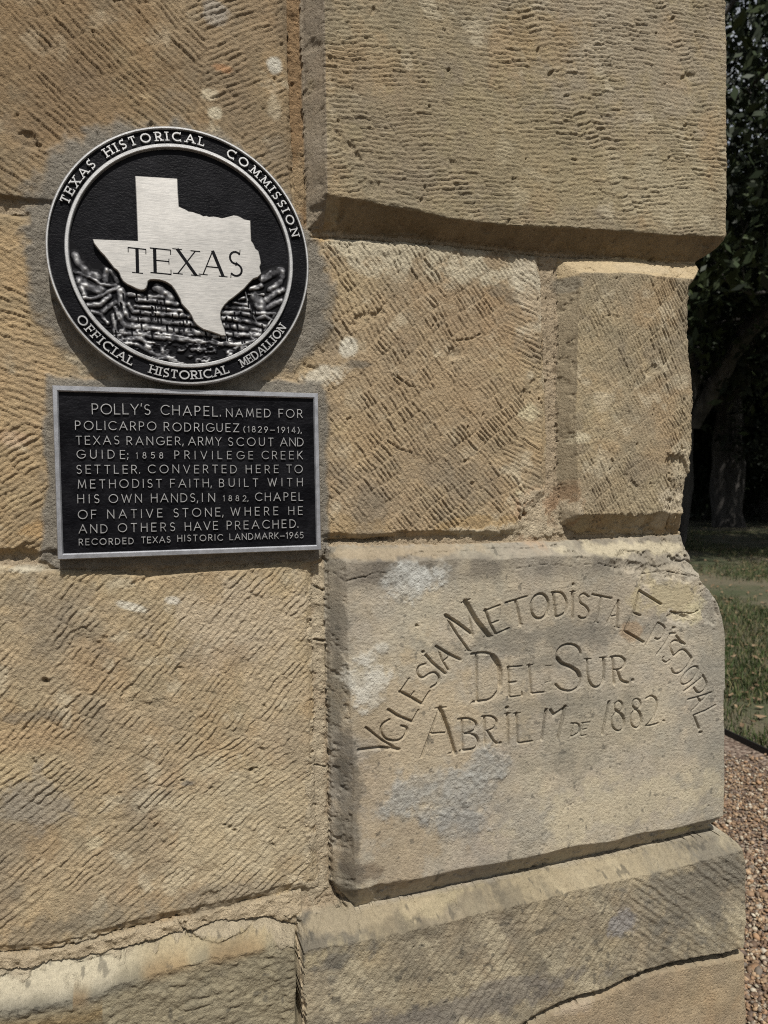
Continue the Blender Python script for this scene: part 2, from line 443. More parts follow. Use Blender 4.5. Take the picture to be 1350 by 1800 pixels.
D2R = math.pi/180
add = np.zeros(SS.shape)
grain = np.full(SS.shape, 1.0)
def region(n): return LAB == ID[n]
def apply(n, fn):
    mk = region(n); add[mk] += fn(U[mk], ZZ[mk])*sst(0.85, 1.0, TFR[mk])
def c_upper_left(x, z):
    a = chisel(x, z, 34*D2R, .046, -42*D2R, .0080, .0024, 101, 1.0)
    b = chisel(x, z, -50*D2R, .028, 27*D2R, .0085, .0024, 111, 1.0)
    px = Pw(360, 120)[0]; sel = sst(-.012, .012, x - px + 0.35*(z - Pw(360, 120)[1]) + 0.05*noise(x, z, .05, 117))
    return a*(1 - sel) + b*sel
def c_left(x, z):
    a = chisel(x, z, -58*D2R, .024, -24*D2R, .0085, .0027, 121, 1.5)
    b = chisel(x, z, -50*D2R, .026, 30*D2R, .0080, .0026, 131, 1.5)
    zz = Pw(40, 760)[1]; s = sst(-.012, .012, zz - z + .03*noise(x, z, .06, 133)); return a*(1 - s) + b*s
def c_middle(x, z):
    a = chisel(x, z, 36*D2R, .027, -54*D2R, .0078, .0027, 141, 0.6)
    b = chisel(x, z, -60*D2R, .022, -28*D2R, .0080, .0024, 151, 1.0)
    xx = Pw(905, 640)[0]; s = sst(-.01, .01, x - xx + .05*noise(x, z, .05, 153)); return a*(1 - s) + b*s
def c_quoin(x, z): return chisel(x, z, 40*D2R, .025, -66*D2R, .0062, .0024, 161, 0.6)
def c_lower(x, z):
    a = chisel(x, z, -30*D2R, .030, 50*D2R, .0092, .0022, 171, 1.2, jit=.10)
    b = chisel(x, z, -24*D2R, .034, 36*D2R, .0095, .0021, 181, 1.2, jit=.10)
    zz = Pw(200, 1330)[1]; s = sst(-.02, .02, zz - z + .05*noise(x, z, .08, 183)); return a*(1 - s) + b*s
def c_upper_right(x, z): return chisel(x, z, -57*D2R, .024, 7*D2R, .0074, .0023, 191, -.6, jit=.16)
apply('upper_left', c_upper_left); apply('left', c_left); apply('middle', c_middle); apply('quoin', c_quoin)
apply('lower_left', c_lower); apply('upper_right', c_upper_right)
# plinth stones: rough split faces with faint drag marks
def c_base(x, z):
    r = 0.0022*fbm(x, z, 0.05, 5, 201) + 0.0016*np.abs(fbm(x*1.0 + z*.6, z*2.0, 0.02, 4, 211))
    xr = Pw(1120, 1600, .07)[0]
    drag = chisel(x, z, 52*D2R, .05, 50*D2R, .013, .0012, 221, 0, steep=.4, jit=.05)
    drag2 = chisel(x, z, -40*D2R, .034, -38*D2R, .014, .0019, 231, 0, steep=.4, jit=.05)
    s = sst(-.02, .02, x - xr + .04*noise(x, z, .05, 233)); return r + drag*(1 - s) + drag2*s
for n in ('base_right',):
    mk = region(n); add[mk] += c_base(U[mk], ZZ[mk])*sst(.88, 1, TFR[mk])
mk = region('base_corner'); add[mk] += 0.004*fbm(U[mk], ZZ[mk], .05, 5, 241)
mk = region('base_left'); add[mk] += 00.006*fbm(U[mk], ZZ[mk]*1.3, .06, 5, 251) + .0055*np.abs(fbm(U[mk], ZZ[mk]*1.6, .018, 4, 257))
mk = region('base_right'); add[mk] += 0.004*fbm(U[mk], ZZ[mk], .09, 4, 261)
# inscribed stone: nearly smooth, softly worn
mk = region('inscribed'); add[mk] += 0.0010*fbm(U[mk], ZZ[mk], .08, 4, 271) + .00035*fbm(U[mk], ZZ[mk]*3, .006, 3, 277)
# extra blocks
mk = LAB > len(order)
add[mk] += chisel(U[mk], ZZ[mk], -35*D2R, .03, 35*D2R, .010, .0024, 281, 1)
# gentle undulation everywhere, general erosion
add += 0.0018*fbm(U, ZZ, 0.16, 3, 291)
er = fbm(U, ZZ, 0.05, 5, 301)
wear = sst(0.18, 0.55, er)                # places where the tooling has weathered away
tool = np.isin(LAB, [ID[k] for k in ('upper_left', 'left', 'middle', 'quoin', 'lower_left', 'upper_right')])
add = np.where(tool, add*(1 - 0.62*wear) + wear*0.0010, add)
add += np.where(tool, 0.0007*fbm(U, ZZ, 0.012, 4, 311) + 0.0004*noise(U, ZZ, .0035, 313), 0.00025*fbm(U, ZZ, .01, 3, 315))
add *= np.where(LAB > 0, .25 + .75*sst(.55, 1.0, TFR), 1)
bite = np.clip(fbm(U, ZZ, .018, 5, 335, .6) - .12, 0, 1)
edge = (LAB > 0)*(1 - sst(.9, 1.0, TFR))*(TFR > .0)
add -= edge*bite*.010
# chipped arrises near joints
mort = LAB == 0
add[mort] += 0.0030*fbm(U[mort], ZZ[mort], .010, 5, 321, .65); grain[mort] = 1.9
# drafted margins: fine vertical scratches
for n in ('quoin', 'upper_right'):
    mk = region(n) & (TFR < 0.95); add[mk] += 0.0005*noise(U[mk], ZZ[mk]*0.06, .0022, 331) + .0004*fbm(U[mk], ZZ[mk], .012, 4, 332)

# ---- local features (in photograph pixels -> wall)
def px_mask(cx_, cy_, rx, ry, d, seed=0, rough=0.35, ang=0, soft=0.25, ns=0.03):
    x0, z0 = Pw(cx_, cy_, d); x1, _ = Pw(cx_ + rx, cy_, d); _, z1 = Pw(cx_, cy_ - ry, d)
    RX, RZ = float(x1 - x0), float(z1 - z0)
    R = max(RX, RZ)*1.9
    bb = np.where((np.abs(U - x0) < R) & (np.abs(ZZ - z0) < R))
    if len(bb[0]) == 0: return bb, np.zeros(0)
    dx = U[bb] - x0; dz = ZZ[bb] - z0
    ca, sa_ = math.cos(ang), math.sin(ang)
    a = (dx*ca + dz*sa_)/RX; b = (-dx*sa_ + dz*ca)/RZ
    r = np.sqrt(a*a + b*b) + rough*fbm(U[bb], ZZ[bb], ns, 5, seed + 400, .65)*2.6
    return bb, 1 - sst(1 - soft, 1 + soft, r)

def stroke_field(pts, w, d):              # distance to a px polyline, widths in px (scale ~1250 px per metre)
    P = wpoly(pts, d); ww = w/1250.0
    xs = [p[0] for p in P]; zs = [p[1] for p in P]; R = ww + .006
    i0 = max(np.searchsorted(Z, min(zs) - R) - 1, 0); i1 = min(np.searchsorted(Z, max(zs) + R) + 1, NZ)
    sub = (slice(i0, i1), slice(None))
    Us, Zs = U[sub], ZZ[sub]
    cols = np.where((Us > min(xs) - R) & (Us < max(xs) + R))
    if len(cols[0]) == 0: return None
    u = Us[cols]; z = Zs[cols]; dist = np.full(u.shape, 1e9)
    for p, q in zip(P[:-1], P[1:]): dist = np.minimum(dist, seg_dist(u, z, p, q))
    return (cols[0] + i0, cols[1]), dist, ww

CARVE = np.zeros(SS.shape)
def carve(pts, w, d=.032, depth=None, slope=1.0, jag=0.0):
    r = stroke_field(pts, w, d)
    if r is None: return
    idx, dist, ww = r
    if jag: dist = dist + jag*noise(U[idx], ZZ[idx], .004, 77)
    half = ww/2
    dep = np.clip(half - dist, 0, None)*slope
    if depth: dep = np.minimum(dep, depth)
    lip = 0.00025*np.exp(-((dist - half*1.15)/.0009)**2)
    CARVE[idx] = np.maximum(CARVE[idx], dep) - lip*(CARVE[idx] <= 0)

def ell(cx_, cy_, rx, ry, a0=0, a1=360, n=22, rot=0):
    out = []
    for i in range(n + 1):
        t = math.radians(a0 + (a1 - a0)*i/n); x = rx*math.cos(t); y = ry*math.sin(t)
        out.append((cx_ + x*math.cos(rot) - y*math.sin(rot), cy_ + x*math.sin(rot) + y*math.cos(rot)))
    return out
def catmull(P, n=6):
    P = [P[0]] + list(P) + [P[-1]]; out = []
    for i in range(1, len(P) - 2):
        p0, p1, p2, p3 = [np.array(P[k], float) for k in (i - 1, i, i + 1, i + 2)]
        for k in range(n):
            t = k/n; out.append(tuple(0.5*((2*p1) + (-p0 + p2)*t + (2*p0 - 5*p1 + 4*p2 - p3)*t*t + (-p0 + 3*p1 - 3*p2 + p3)*t**3)))
    out.append(tuple(P[-1])); return out

SC = 3.375
def A(pts, w, curve=False):
    p = [(580 + x/SC, 980 + y/SC) for x, y in pts]; carve(catmull(p, 4) if curve else p, w/SC*1.4 + .6, depth=.0055 if w < 16 else .0080, slope=3.2 if w < 16 else 2.6)
def B(pts, w, curve=False):
    p = [(900 + x/SC, 980 + y/SC) for x, y in pts]; carve(catmull(p, 4) if curve else p, w/SC*1.4 + .6, depth=.0055 if w < 16 else .0080, slope=3.2 if w < 16 else 2.6)
def Cc(pts, w, curve=False):              # second close-up
    p = [(1120 + x/7.5, 1080 + y/7.5) for x, y in pts]; carve(catmull(p, 4) if curve else p, w/7.5*1.5 + 1.5, depth=.0052, slope=3.2)
# YGLESIA
A([(170, 1143), (300, 1128), (410, 1140)], 15); A([(213, 1010), (300, 1080), (400, 1140)], 13)
A([(352, 962), (312, 990), (303, 1035), (335, 1078), (395, 1088), (438, 1062), (458, 1015), (425, 1000)], 12, True)
A([(346, 903), (400, 940), (487, 975)], 16); A([(487, 975), (525, 905)], 9)
A([(415, 797), (480, 832), (545, 870)], 16); A([(415, 797), (470, 718)], 8); A([(478, 830), (500, 797)], 8); A([(545, 870), (592, 795)], 9)
A([(565, 632), (528, 648), (520, 688), (548, 715), (592, 690), (625, 685), (648, 712), (640, 745), (602, 772)], 11, True)
A([(568, 580), (610, 628), (685, 690)], 14); A([(551, 560), (553, 561)], 16)
A([(630, 528), (700, 572), (772, 607)], 14); A([(638, 535), (665, 610), (702, 668)], 8); A([(668, 618), (718, 578)], 7)
# METODISTA
A([(685, 345), (750, 450), (825, 555)], 11); A([(688, 345), (770, 400), (842, 455)], 18); A([(808, 262), (830, 370), (848, 468)], 10)
A([(805, 262), (865, 370), (945, 470)], 25); A([(782, 270), (830, 248)], 7); A([(800, 553), (835, 555)], 6); A([(915, 472), (965, 466)], 7)
A([(922, 310), (950, 390), (985, 455)], 13); A([(912, 320), (1008, 283)], 9); A([(955, 393), (1000, 375)], 9); A([(980, 457), (1062, 420)], 9)
A([(1042, 270), (1170, 231)], 10); A([(1103, 255), (1118, 330), (1132, 400)], 15); A([(1118, 404), (1142, 396)], 7)
B(ell(165, 290, 52, 74, rot=.1), 13)
B([(246, 208), (252, 280), (262, 352)], 15); B([(236, 208), (295, 212), (325, 262), (318, 325), (262, 355)], 11, True)
B([(362, 205), (362, 357)], 15); B([(345, 204), (378, 202)], 6); B([(364, 159), (365, 161)], 15)
B([(458, 235), (430, 216), (405, 230), (408, 268), (440, 292), (458, 322), (446, 355), (415, 362), (398, 350)], 10, True)
B([(478, 220), (592, 243)], 11); B([(532, 232), (518, 310), (503, 385)], 13); B([(490, 384), (515, 388)], 6)
B([(632, 258), (595, 330), (562, 396)], 8); B([(632, 258), (630, 340), (626, 418)], 16); B([(588, 350), (628, 342)], 7); B([(610, 412), (640, 418)], 6)
# EPISCOPAL
B([(757, 200), (725, 330), (672, 438)], 13); carve([(900 + x/SC - .6, 980 + y/SC) for x, y in [(757, 200), (725, 330), (672, 438)]], 6.5, depth=.009, slope=4.2); B([(757, 198), (885, 277)], 14); B([(715, 325), (762, 345)], 12); B([(672, 438), (780, 502)], 14)
Cc([(270, 110), (190, 260), (110, 405)], 14); Cc([(275, 112), (330, 140), (365, 190), (330, 290), (280, 330), (235, 315)], 15, True)
Cc([(435, 265), (360, 390), (255, 530)], 15); Cc([(468, 180), (492, 176)], 24); Cc([(425, 250), (500, 250)], 12)
Cc([(600, 390), (520, 345), (455, 370), (440, 440), (470, 520), (490, 540), (560, 480), (620, 470), (675, 520), (715, 580)], 18, True)
Cc([(510, 280), (570, 350), (630, 395)], 16); Cc([(425, 600), (380, 632), (335, 600), (345, 560)], 14, True)
Cc([(715, 580), (640, 700), (550, 775), (480, 770), (450, 715)], 15, True)
Cc(ell(690, 805, 62, 150, rot=.72), 16)
Cc([(862, 820), (740, 920), (618, 1012)], 17); Cc([(862, 800), (905, 880), (910, 950), (850, 1020), (795, 1030), (745, 965)], 17, True)
Cc([(975, 1030), (830, 1080), (670, 1122)], 17); Cc([(945, 1040), (850, 1140), (728, 1262)], 10); Cc([(805, 1095), (830, 1150)], 22)
Cc([(1030, 1195), (900, 1270), (750, 1332)], 17); Cc([(750, 1332), (785, 1420), (820, 1510)], 20); Cc([(830, 1558), (850, 1560)], 30)
# DEL SUR
A([(868, 580), (872, 720), (875, 850)], 13); A([(840, 573), (920, 566), (985, 595), (1018, 680), (1010, 765), (965, 832), (905, 852), (850, 858)], 13, True)
A([(965, 585), (1005, 660), (1010, 760)], 24, True); A([(838, 865), (868, 848)], 7)
A([(1060, 650), (1063, 740), (1066, 826)], 11); A([(1052, 651), (1142, 645)], 8); A([(1065, 745), (1106, 738)], 10); A([(1062, 829), (1143, 820)], 8); A([(1138, 800), (1143, 822)], 7)
A([(1185, 640), (1190, 720), (1197, 806)], 13); A([(1170, 640), (1205, 637)], 6); A([(1197, 808), (1272, 800)], 9)
A([(1280, 643), (1316, 641)], 4); A([(1300, 643), (1302, 738)], 4); A([(1275, 745), (1312, 735)], 4)
B([(412, 572), (395, 535), (345, 516), (290, 533), (268, 580), (285, 625), (340, 650), (390, 675), (410, 715), (398, 765), (350, 793), (295, 785), (262, 755)], 12, True)
B([(272, 600), (300, 632), (350, 652), (392, 680), (408, 715)], 20, True)
B([(432, 604), (470, 603)], 7); B([(450, 605), (452, 700), (478, 762), (515, 768), (545, 730), (550, 660), (545, 597)], 13, True); B([(547, 600), (550, 660), (545, 730)], 18, True); B([(522, 597), (562, 594)], 7)
B([(602, 595), (605, 670), (608, 750)], 16); B([(588, 592), (640, 588), (672, 610), (668, 645), (640, 665), (610, 668)], 11, True); B([(628, 668), (652, 730), (690, 746)], 14, True); B([(718, 728), (720, 731)], 17)
# ABRIL 17 DE 1882
A([(650, 897), (612, 1000), (545, 1186)], 10); A([(655, 897), (700, 1020), (742, 1162)], 23); A([(598, 1046), (682, 1040)], 9); A([(625, 896), (690, 889)], 7); A([(705, 1165), (752, 1158)], 7)
A([(785, 965), (790, 1145)], 12); A([(762, 960), (825, 958), (868, 985), (858, 1025), (805, 1045)], 11, True); A([(805, 1045), (862, 1058), (882, 1098), (855, 1135), (775, 1150)], 13, True)
A([(920, 945), (920, 1125)], 14); A([(903, 945), (955, 943), (990, 970), (975, 1010), (932, 1030)], 10, True); A([(938, 1033), (965, 1080), (990, 1105)], 12, True); A([(1009, 1100), (1011, 1102)], 15)
A([(1055, 928), (1060, 1110)], 15); A([(1035, 930), (1072, 925)], 6); A([(1050, 892), (1052, 893)], 19)
A([(1107, 925), (1115, 1100)], 14); A([(1090, 926), (1130, 922)], 6); A([(1115, 1102), (1200, 1090)], 10)
B([(205, 905), (178, 1082)], 17); carve([(900 + x/SC - .6, 980 + y/SC) for x, y in [(205, 905), (178, 1082)]], 6.5, depth=.009, slope=4.2); B([(230, 905), (250, 935), (315, 893)], 14); B([(318, 888), (300, 970), (275, 1072)], 20); carve([(900 + x/SC - .6, 980 + y/SC) for x, y in [(318, 888), (300, 970), (275, 1072)]], 6.5, depth=.009, slope=4.2)
B([(368, 985), (350, 1066)], 8); B([(352, 985), (395, 990), (400, 1035), (345, 1068)], 8, True); B([(425, 985), (408, 1058)], 7); B([(415, 983), (462, 978)], 6); B([(416, 1022), (442, 1018)], 6); B([(405, 1060), (442, 1054)], 6)
B([(578, 858), (560, 950), (538, 1048)], 16); carve([(900 + x/SC - .6, 980 + y/SC) for x, y in [(578, 858), (560, 950), (538, 1048)]], 6.5, depth=.009, slope=4.2)
B(ell(636, 885, 24, 31), 9); B(ell(632, 975, 38, 55), 10); B([(615, 905), (655, 940), (668, 985)], 13, True)
B(ell(742, 870, 24, 30), 9); B(ell(738, 960, 32, 52), 10); B([(725, 890), (760, 925), (770, 980)], 12, True)
B([(795, 838), (830, 823), (860, 850), (852, 920), (820, 975), (795, 1000), (830, 996), (866, 985)], 10, True); B([(898, 968), (906, 971)], 10)
# scratched words and marks, shallow
def scratch(lst, o, s, w=1.6):
    for p in lst: carve([(o[0] + x/s, o[1] + y/s) for x, y in p], w, depth=.0007)
scratch([[(360, 170), (410, 90), (430, 160)], [(375, 140), (425, 138)], [(480, 150), (550, 130)], [(515, 120), (525, 185)], [(565, 100), (570, 175)], [(600, 165), (590, 95), (670, 165), (680, 95)],
         [(700, 100), (750, 95)], [(735, 100), (745, 185)], [(725, 190), (765, 185)], [(690, 50), (720, 30)]], (820, 1120), 5.19)
scratch([[(130, 432), (180, 405)], [(130, 475), (270, 465), (375, 450)], [(300, 400), (350, 450)], [(240, 640), (330, 490)], [(1160, 165), (1225, 130)], [(250, 90), (390, 130)]], (580, 980), SC, 2.0)
for i in range(9):
    for (x, y) in ((205, 400 + i*16), (262, 380 + i*14), (225 + (i % 3)*14, 350 + i*14), (240 + i*9, 350 + i*11)):
        carve([(580 + x/SC, 980 + y/SC), (580.4 + x/SC, 980 + y/SC)], 2.4, depth=.0012)
scratch([[(30, 380), (75, 375)], [(205, 350), (240, 435)], [(640, 310), (670, 360)], [(1035, 265), (1070, 310)], [(860, 290), (870, 320)], [(310, 340), (320, 400)], [(200, 350), (235, 345)]], (980, 1340), 8.44, 1.8)
# the weathered repair: a cracked triangular scar
for p in ([(992, 1424), (995, 1406), (998, 1418), (1008, 1412)], [(990, 1426), (996, 1416)]): carve(p, 5, slope=.8, jag=.0006)
# cracks
def crack(pts, w=3.2, d=.032, depth=.006, slope=2.6): carve(pts, w, d=d, depth=depth, slope=slope, jag=.0008)
crack([(608, 1023), (621, 1018), (644, 1014), (654, 1008), (664, 1006), (678, 1007), (696, 1001)], 3.6)
crack([(572, 1004), (590, 1008), (606, 1022)], 2.0, .03); crack([(700, 994), (706, 989), (716, 980), (731, 976), (747, 972), (800, 972), (850, 969), (890, 965), (930, 966), (980, 962), (1005, 958)], 3.0)
crack([(664, 1008), (690, 1012), (720, 1020)], 1.4); crack([(1178, 1075), (1190, 1078), (1202, 1077), (1216, 1079), (1230, 1072)], 4.0); crack([(1228, 1072), (1236, 1088)], 2.2)
crack([(900, 1000), (960, 992), (1010, 996), (1050, 990), (1090, 1000), (1140, 992), (1190, 1000), (1240, 1020)], 2.0, depth=.003)
crack([(1130, 1010), (1170, 1004), (1210, 1012)], 3.0); crack([(1195, 990), (1215, 985), (1235, 1000)], 5.0)
crack([(985, 1762), (1010, 1756), (1040, 1746), (1075, 1738), (1100, 1722), (1130, 1708), (1165, 1704), (1200, 1692), (1250, 1682), (1310, 1671)], 5, .048, .010)
crack([(572, 985), (573, 1100), (575, 1200), (577, 1300), (579, 1420), (580, 1500), (583, 1550)], 6, .0, .02)
crack([(573, 951), (600, 949), (640, 950), (682, 946)], 9, .0, .02); crack([(583, 1550), (592, 1575), (605, 1590)], 10, .0, .02)
crack([(506, 60), (508, 130), (518, 190), (511, 260), (514, 340), (512, 380)], 2.0, .0); crack([(532, 0), (534, 120), (536, 240), (538, 350), (536, 400)], 3.0, .0)
crack([(545, 415), (600, 416), (700, 424), (760, 426), (860, 438), (960, 449), (1020, 452), (1120, 458), (1220, 465)], 3.4, .0, .008)
crack([(962, 520), (964, 600), (966, 700), (968, 800), (966, 880)], 2.6, .0); crack([(977, 470), (978, 600), (979, 720), (978, 820), (976, 900)], 3.0, .0)
crack([(958, 650), (976, 655)], 3, .0); crack([(512, 268), (536, 272)], 4, .0); crack([(506, 88), (530, 92)], 2, .0)
crack([(522, 1625), (524, 1700), (529, 1800)], 3.2, .04, .007, 2.0)
crack([(0, 1674), (60, 1672), (100, 1667), (160, 1650), (200, 1640), (240, 1630)], 4, .0, .008)
crack([(240, 1632), (262, 1626), (300, 1618), (322, 1612), (330, 1640), (352, 1644)], 5, .0, .012); crack([(0, 1712), (60, 1704), (120, 1694), (200, 1672), (240, 1654)], 3, .0, .006)
crack([(310, 1610), (318, 1625), (342, 1640), (380, 1642), (430, 1628), (450, 1616)], 6, .0, .014); crack([(470, 1632), (515, 1640)], 3, .0, .01)
crack([(480, 1596), (515, 1612)], 3, 0, .006); crack([(550, 1030), (572, 1040)], 5, .0, .01); crack([(552, 1124), (572, 1128)], 6, .0, .01); crack([(552, 1345), (576, 1350)], 4, 0, .01)
crack([(690, 660), (710, 672), (720, 680), (735, 682)], 4, .0, .004); crack([(800, 600), (830, 596), (842, 588)], 4, .0, .004); crack([(680, 775), (700, 790), (722, 796)], 4, .0, .004)
crack([(1042, 905), (1060, 912)], 3, .03); crack([(1062, 556), (1080, 552), (1092, 556)], 3, .03, .003)
crack([(1206, 700), (1200, 760), (1206, 820), (1194, 860), (1200, 920)], 5, .03, .008, 1.5); crack([(1192, 880), (1186, 910), (1190, 930)], 6, .03, .01)
# pits and small holes
for (hx, hy, r, d, dp) in [(80, 1196, 13, 0, .014), (441, 1352, 12, 0, .012), (450, 1348, 7, 0, .008), (404, 1452, 9, 0, .010), (412, 1458, 8, 0, .012), (395, 1448, 6, 0, .008), (1010, 972, 8, .04, .012), (1018, 973, 9, .04, .012), (1002, 973, 6, .04, .008),
                           (736, 1102, 7, .04, .005), (1078, 1354, 6, .04, .005), (1160, 53, 6, .038, .005), (1148, 455, 10, .005, .010), (1156, 457, 8, .005, .010), (320, 1370, 7, 0, .004), (1223, 1424, 4, .04, .004), (1252, 1421, 5, .04, .004), (1246, 1432, 3, .04, .004),
                           (945, 702, 5, 0, .006), (980, 776, 5, 0, .006), (792, 118, 8, .038, .004), (758, 182, 7, .038, .004), (596, 208, 7, .038, .004), (622, 150, 6, .038, .003), (706, 1045, 3, .04, .003)]:
    carve([(hx, hy), (hx + .5, hy)], r, d=d, depth=dp, slope=2.2, jag=.0006)
rs = np.random.RandomState(5)
for i in range(150):
    hx, hy = rs.uniform(620, 1300), rs.uniform(1480, 1790)
    if hy > 1640 - (hx - 620)*.19: carve([(hx, hy), (hx + .5, hy)], rs.uniform(2.5, 5), d=.07, depth=.003, slope=1.6)
for i in range(60):
    hx, hy = rs.uniform(640, 1260), rs.uniform(1000, 1470)
    carve([(hx, hy), (hx + .5, hy)], rs.uniform(2, 3.6), d=.04, depth=.0016, slope=1.2)

# random chips, spalls and stray strikes over the tooled faces
for i in range(150):
    hx, hy = rs.uniform(0, 1210), rs.uniform(0, 1640)
    n_ = rs.randint(2, 5); a_ = rs.uniform(0, 6.28); L_ = rs.uniform(2, 9)
    pts = [(hx, hy)]
    for k in range(n_): a_ += rs.uniform(-.7, .7); pts.append((pts[-1][0] + math.cos(a_)*L_/n_, pts[-1][1] + math.sin(a_)*L_/n_))
    if 575 < hx and hy > 950: continue
    carve(pts, rs.uniform(3, 8), d=.0 if hx < 960 and not (hx > 530 and hy < 400) else .028, depth=rs.uniform(.0015, .004), slope=1.5, jag=.0012)
for i in range(46):
    hx, hy = rs.uniform(0, 1210), rs.uniform(0, 1640)
    if 560 < hx and hy > 930: continue
    d_ = 0 if hx < 960 and not (hx > 530 and hy < 400) else .028
    idx, w = px_mask(hx, hy, rs.uniform(10, 34), rs.uniform(6, 16), d_, seed=900 + i, rough=.6, ang=rs.uniform(-.8, .8), ns=.02)
    if w.size:
        q = fbm(U[idx], ZZ[idx], .012, 5, 905, .65)
        add[idx] = add[idx]*(1 - .85*w) + w*(-.0012 + .0042*q)
# flaked spots and mortar smears (raised or sunken, with their own colour, below)
def bump_region(m, amt, grain_v=None, kill=0.0):
    idx, w = m
    if kill: add[idx] *= (1 - kill*w)
    add[idx] += amt*w
    if grain_v is not None: grain[idx] = grain[idx]*(1 - w) + grain_v*w

# medallion position (needed for the grey mortar bed round it)
D_MED = 0.026
mcx, mcz = [float(v) for v in Pw(311, 449.5, D_MED)]
_, zt = Pw(311, 222, D_MED); _, zb_ = Pw(311, 677, D_MED); xa, _ = Pw(80.5, 449, D_MED); xb, _ = Pw(542, 449, D_MED); mcx = float(xa + xb)/2; mcz = float(zt + zb_)/2
R_MED = float((zt - zb_)/2*.5 + (xb - xa)/2*.5)
print('R_MED', R_MED, float(zt - zb_), float(xb - xa))

rr = np.hypot(U - mcx, ZZ - (mcz - 0.004)) + 0.016*fbm(U, ZZ, .05, 4, 501) + .004*noise(U, ZZ, .008, 503)
ang = np.arctan2(ZZ - mcz, U - mcx)
rim_w = 0.011 + 0.018*np.clip(np.cos(ang - math.pi*1.02), 0, 1)**2 + 0.024*np.clip(np.cos(ang + 0.45), 0, 1)**4 + .014*np.clip(np.cos(ang - 2.4), 0, 1)**4
grey = (1 - sst(R_MED + rim_w - .010, R_MED + rim_w + .008, rr + .006*fbm(U, ZZ, .012, 4, 504)))
pl = [(84, 660), (100, 668), (560, 672), (574, 690), (574, 962), (560, 986), (106, 1002), (70, 985), (78, 900), (86, 830), (72, 760), (84, 720)]
plw = wpoly(pl, 0)
bbp = (U < plw[3][0] + .05)
g2 = np.zeros(SS.shape); g2[bbp] = sst(-.004, .004, poly_sd(U[bbp], ZZ[bbp], plw) + .006*fbm(U[bbp], ZZ[bbp], .02, 4, 511))
grey = np.maximum(grey, g2)*(front)
grey *= (LAB != ID['upper_right']) 
add = add*(1 - 0.9*grey) + grey*(0.0022 + 0.0022*fbm(U, ZZ, .010, 5, 521, .65) + 0.0022*fbm(U, ZZ, .05, 3, 523))
Hbase_g = np.maximum(Hh, -0.001); Hh = Hh*(1 - grey) + Hbase_g*grey
grain = grain*(1 - grey) + 2.2*grey
SMEAR = grey > 0.5

# sandy mortar smears over stone edges
mortar_cols = []
for (a, b, rx, ry, d) in [(562, 1060, 20, 75, 0), (565, 1150, 16, 60, 0), (560, 1300, 14, 80, 0), (560, 1450, 18, 90, 0), (545, 1560, 36, 24, 0), (490, 1600, 60, 16, 0), (380, 1618, 60, 14, 0), (935, 905, 28, 34, 0), (930, 930, 40, 14, 0),
                          (860, 936, 50, 8, 0), (1205, 950, 30, 14, 0), (1120, 950, 60, 12, 0), (30, 1690, 60, 16, 0), (170, 1662, 90, 18, 0), (1000, 900, 18, 22, .01), (440, 1610, 50, 14, 0), (500, 1625, 20, 14, 0)]:
    m_ = px_mask(a, b, rx, ry, d, seed=int(a + b), rough=.5, ns=.02)
    if m_[0][0].size == 0: continue
    idx, w = m_
    w = w*(LAB[idx] != ID['inscribed'])
    add[idx] = add[idx]*(1 - .85*w) + w*(0.002 + .0035*fbm(U[idx], ZZ[idx], .014, 4, 531))
    grain[idx] = grain[idx]*(1 - w) + 1.9*w; mortar_cols.append((idx, w))
lump = (LAB == 0) & (ZZ < float(Pw(300, 1560)[1])) & (U < float(Pw(530, 1600)[0])) & front
add[lump] += 0.009 + 0.006*fbm(U[lump], ZZ[lump], .018, 4, 541)

patches = [(740, 1022, 42, 32, .04, 1), (652, 1205, 36, 40, .04, 2), (676, 1142, 14, 12, .04, 3), (770, 1400, 88, 40, .04, 4), (868, 1352, 34, 26, .04, 5), (800, 1450, 52, 34, .04, 6), (938, 1452, 30, 34, .04, 7)]
PATCH = []
for (a, b, rx, ry, d, s) in patches:
    idx, w = px_mask(a, b, rx, ry, d, seed=600 + s, rough=.42, soft=.34, ns=.03)
    PATCH.append((idx, w, s))
    rg = fbm(U[idx], ZZ[idx], .006, 3, 550)
    add[idx] += w*(0.0007 + .0011*np.clip(rg, -.2, 1)*(1.3 if s in (1, 4, 5, 6) else .5))
    grain[idx] = grain[idx]*(1 - w) + 1.4*w
    CARVE[idx] *= (1 - .7*w)
# flaking, ragged upper right shoulder of the inscribed stone and the lower right of the quoin
for (a, b, rx, ry, d, amt) in [(1180, 1005, 60, 18, .032, -.004), (1246, 1056, 16, 40, .032, -.004), (1200, 860, 18, 60, .03, -.007), (1150, 985, 90, 14, .03, -.004), (1205, 1088, 26, 10, .04, -.0022), (660, 420, 90, 22, 0, -.002), (40, 975, 60, 14, 0, -.003), (1130, 920, 60, 12, .03, -.004)]:
    idx, w = px_mask(a, b, rx, ry, d, seed=int(700 + a), rough=.5)
    q = fbm(U[idx], ZZ[idx], .02, 4, 560)
    st = np.round(q*4)/4*.6 + q*.4
    add[idx] += w*(amt + (.0028 if d == .032 else .0045)*st)

wi = np.where(LAB == ID['inscribed'])
Htot = Hh + add
Htot -= CARVE
# mortar never stands proud of a stone edge by accident; corner rounding
r_c = 0.007
dc = np.clip(1 - (CX - X)/r_c, 0, 1)*(SS <= XC)
Htot -= r_c*0.55*(1 - np.sqrt(np.clip(1 - dc**2, 0, 1)))
ic = int(np.argmin(np.abs(S - XC)))
Hc = Htot[:, ic:ic + 1]
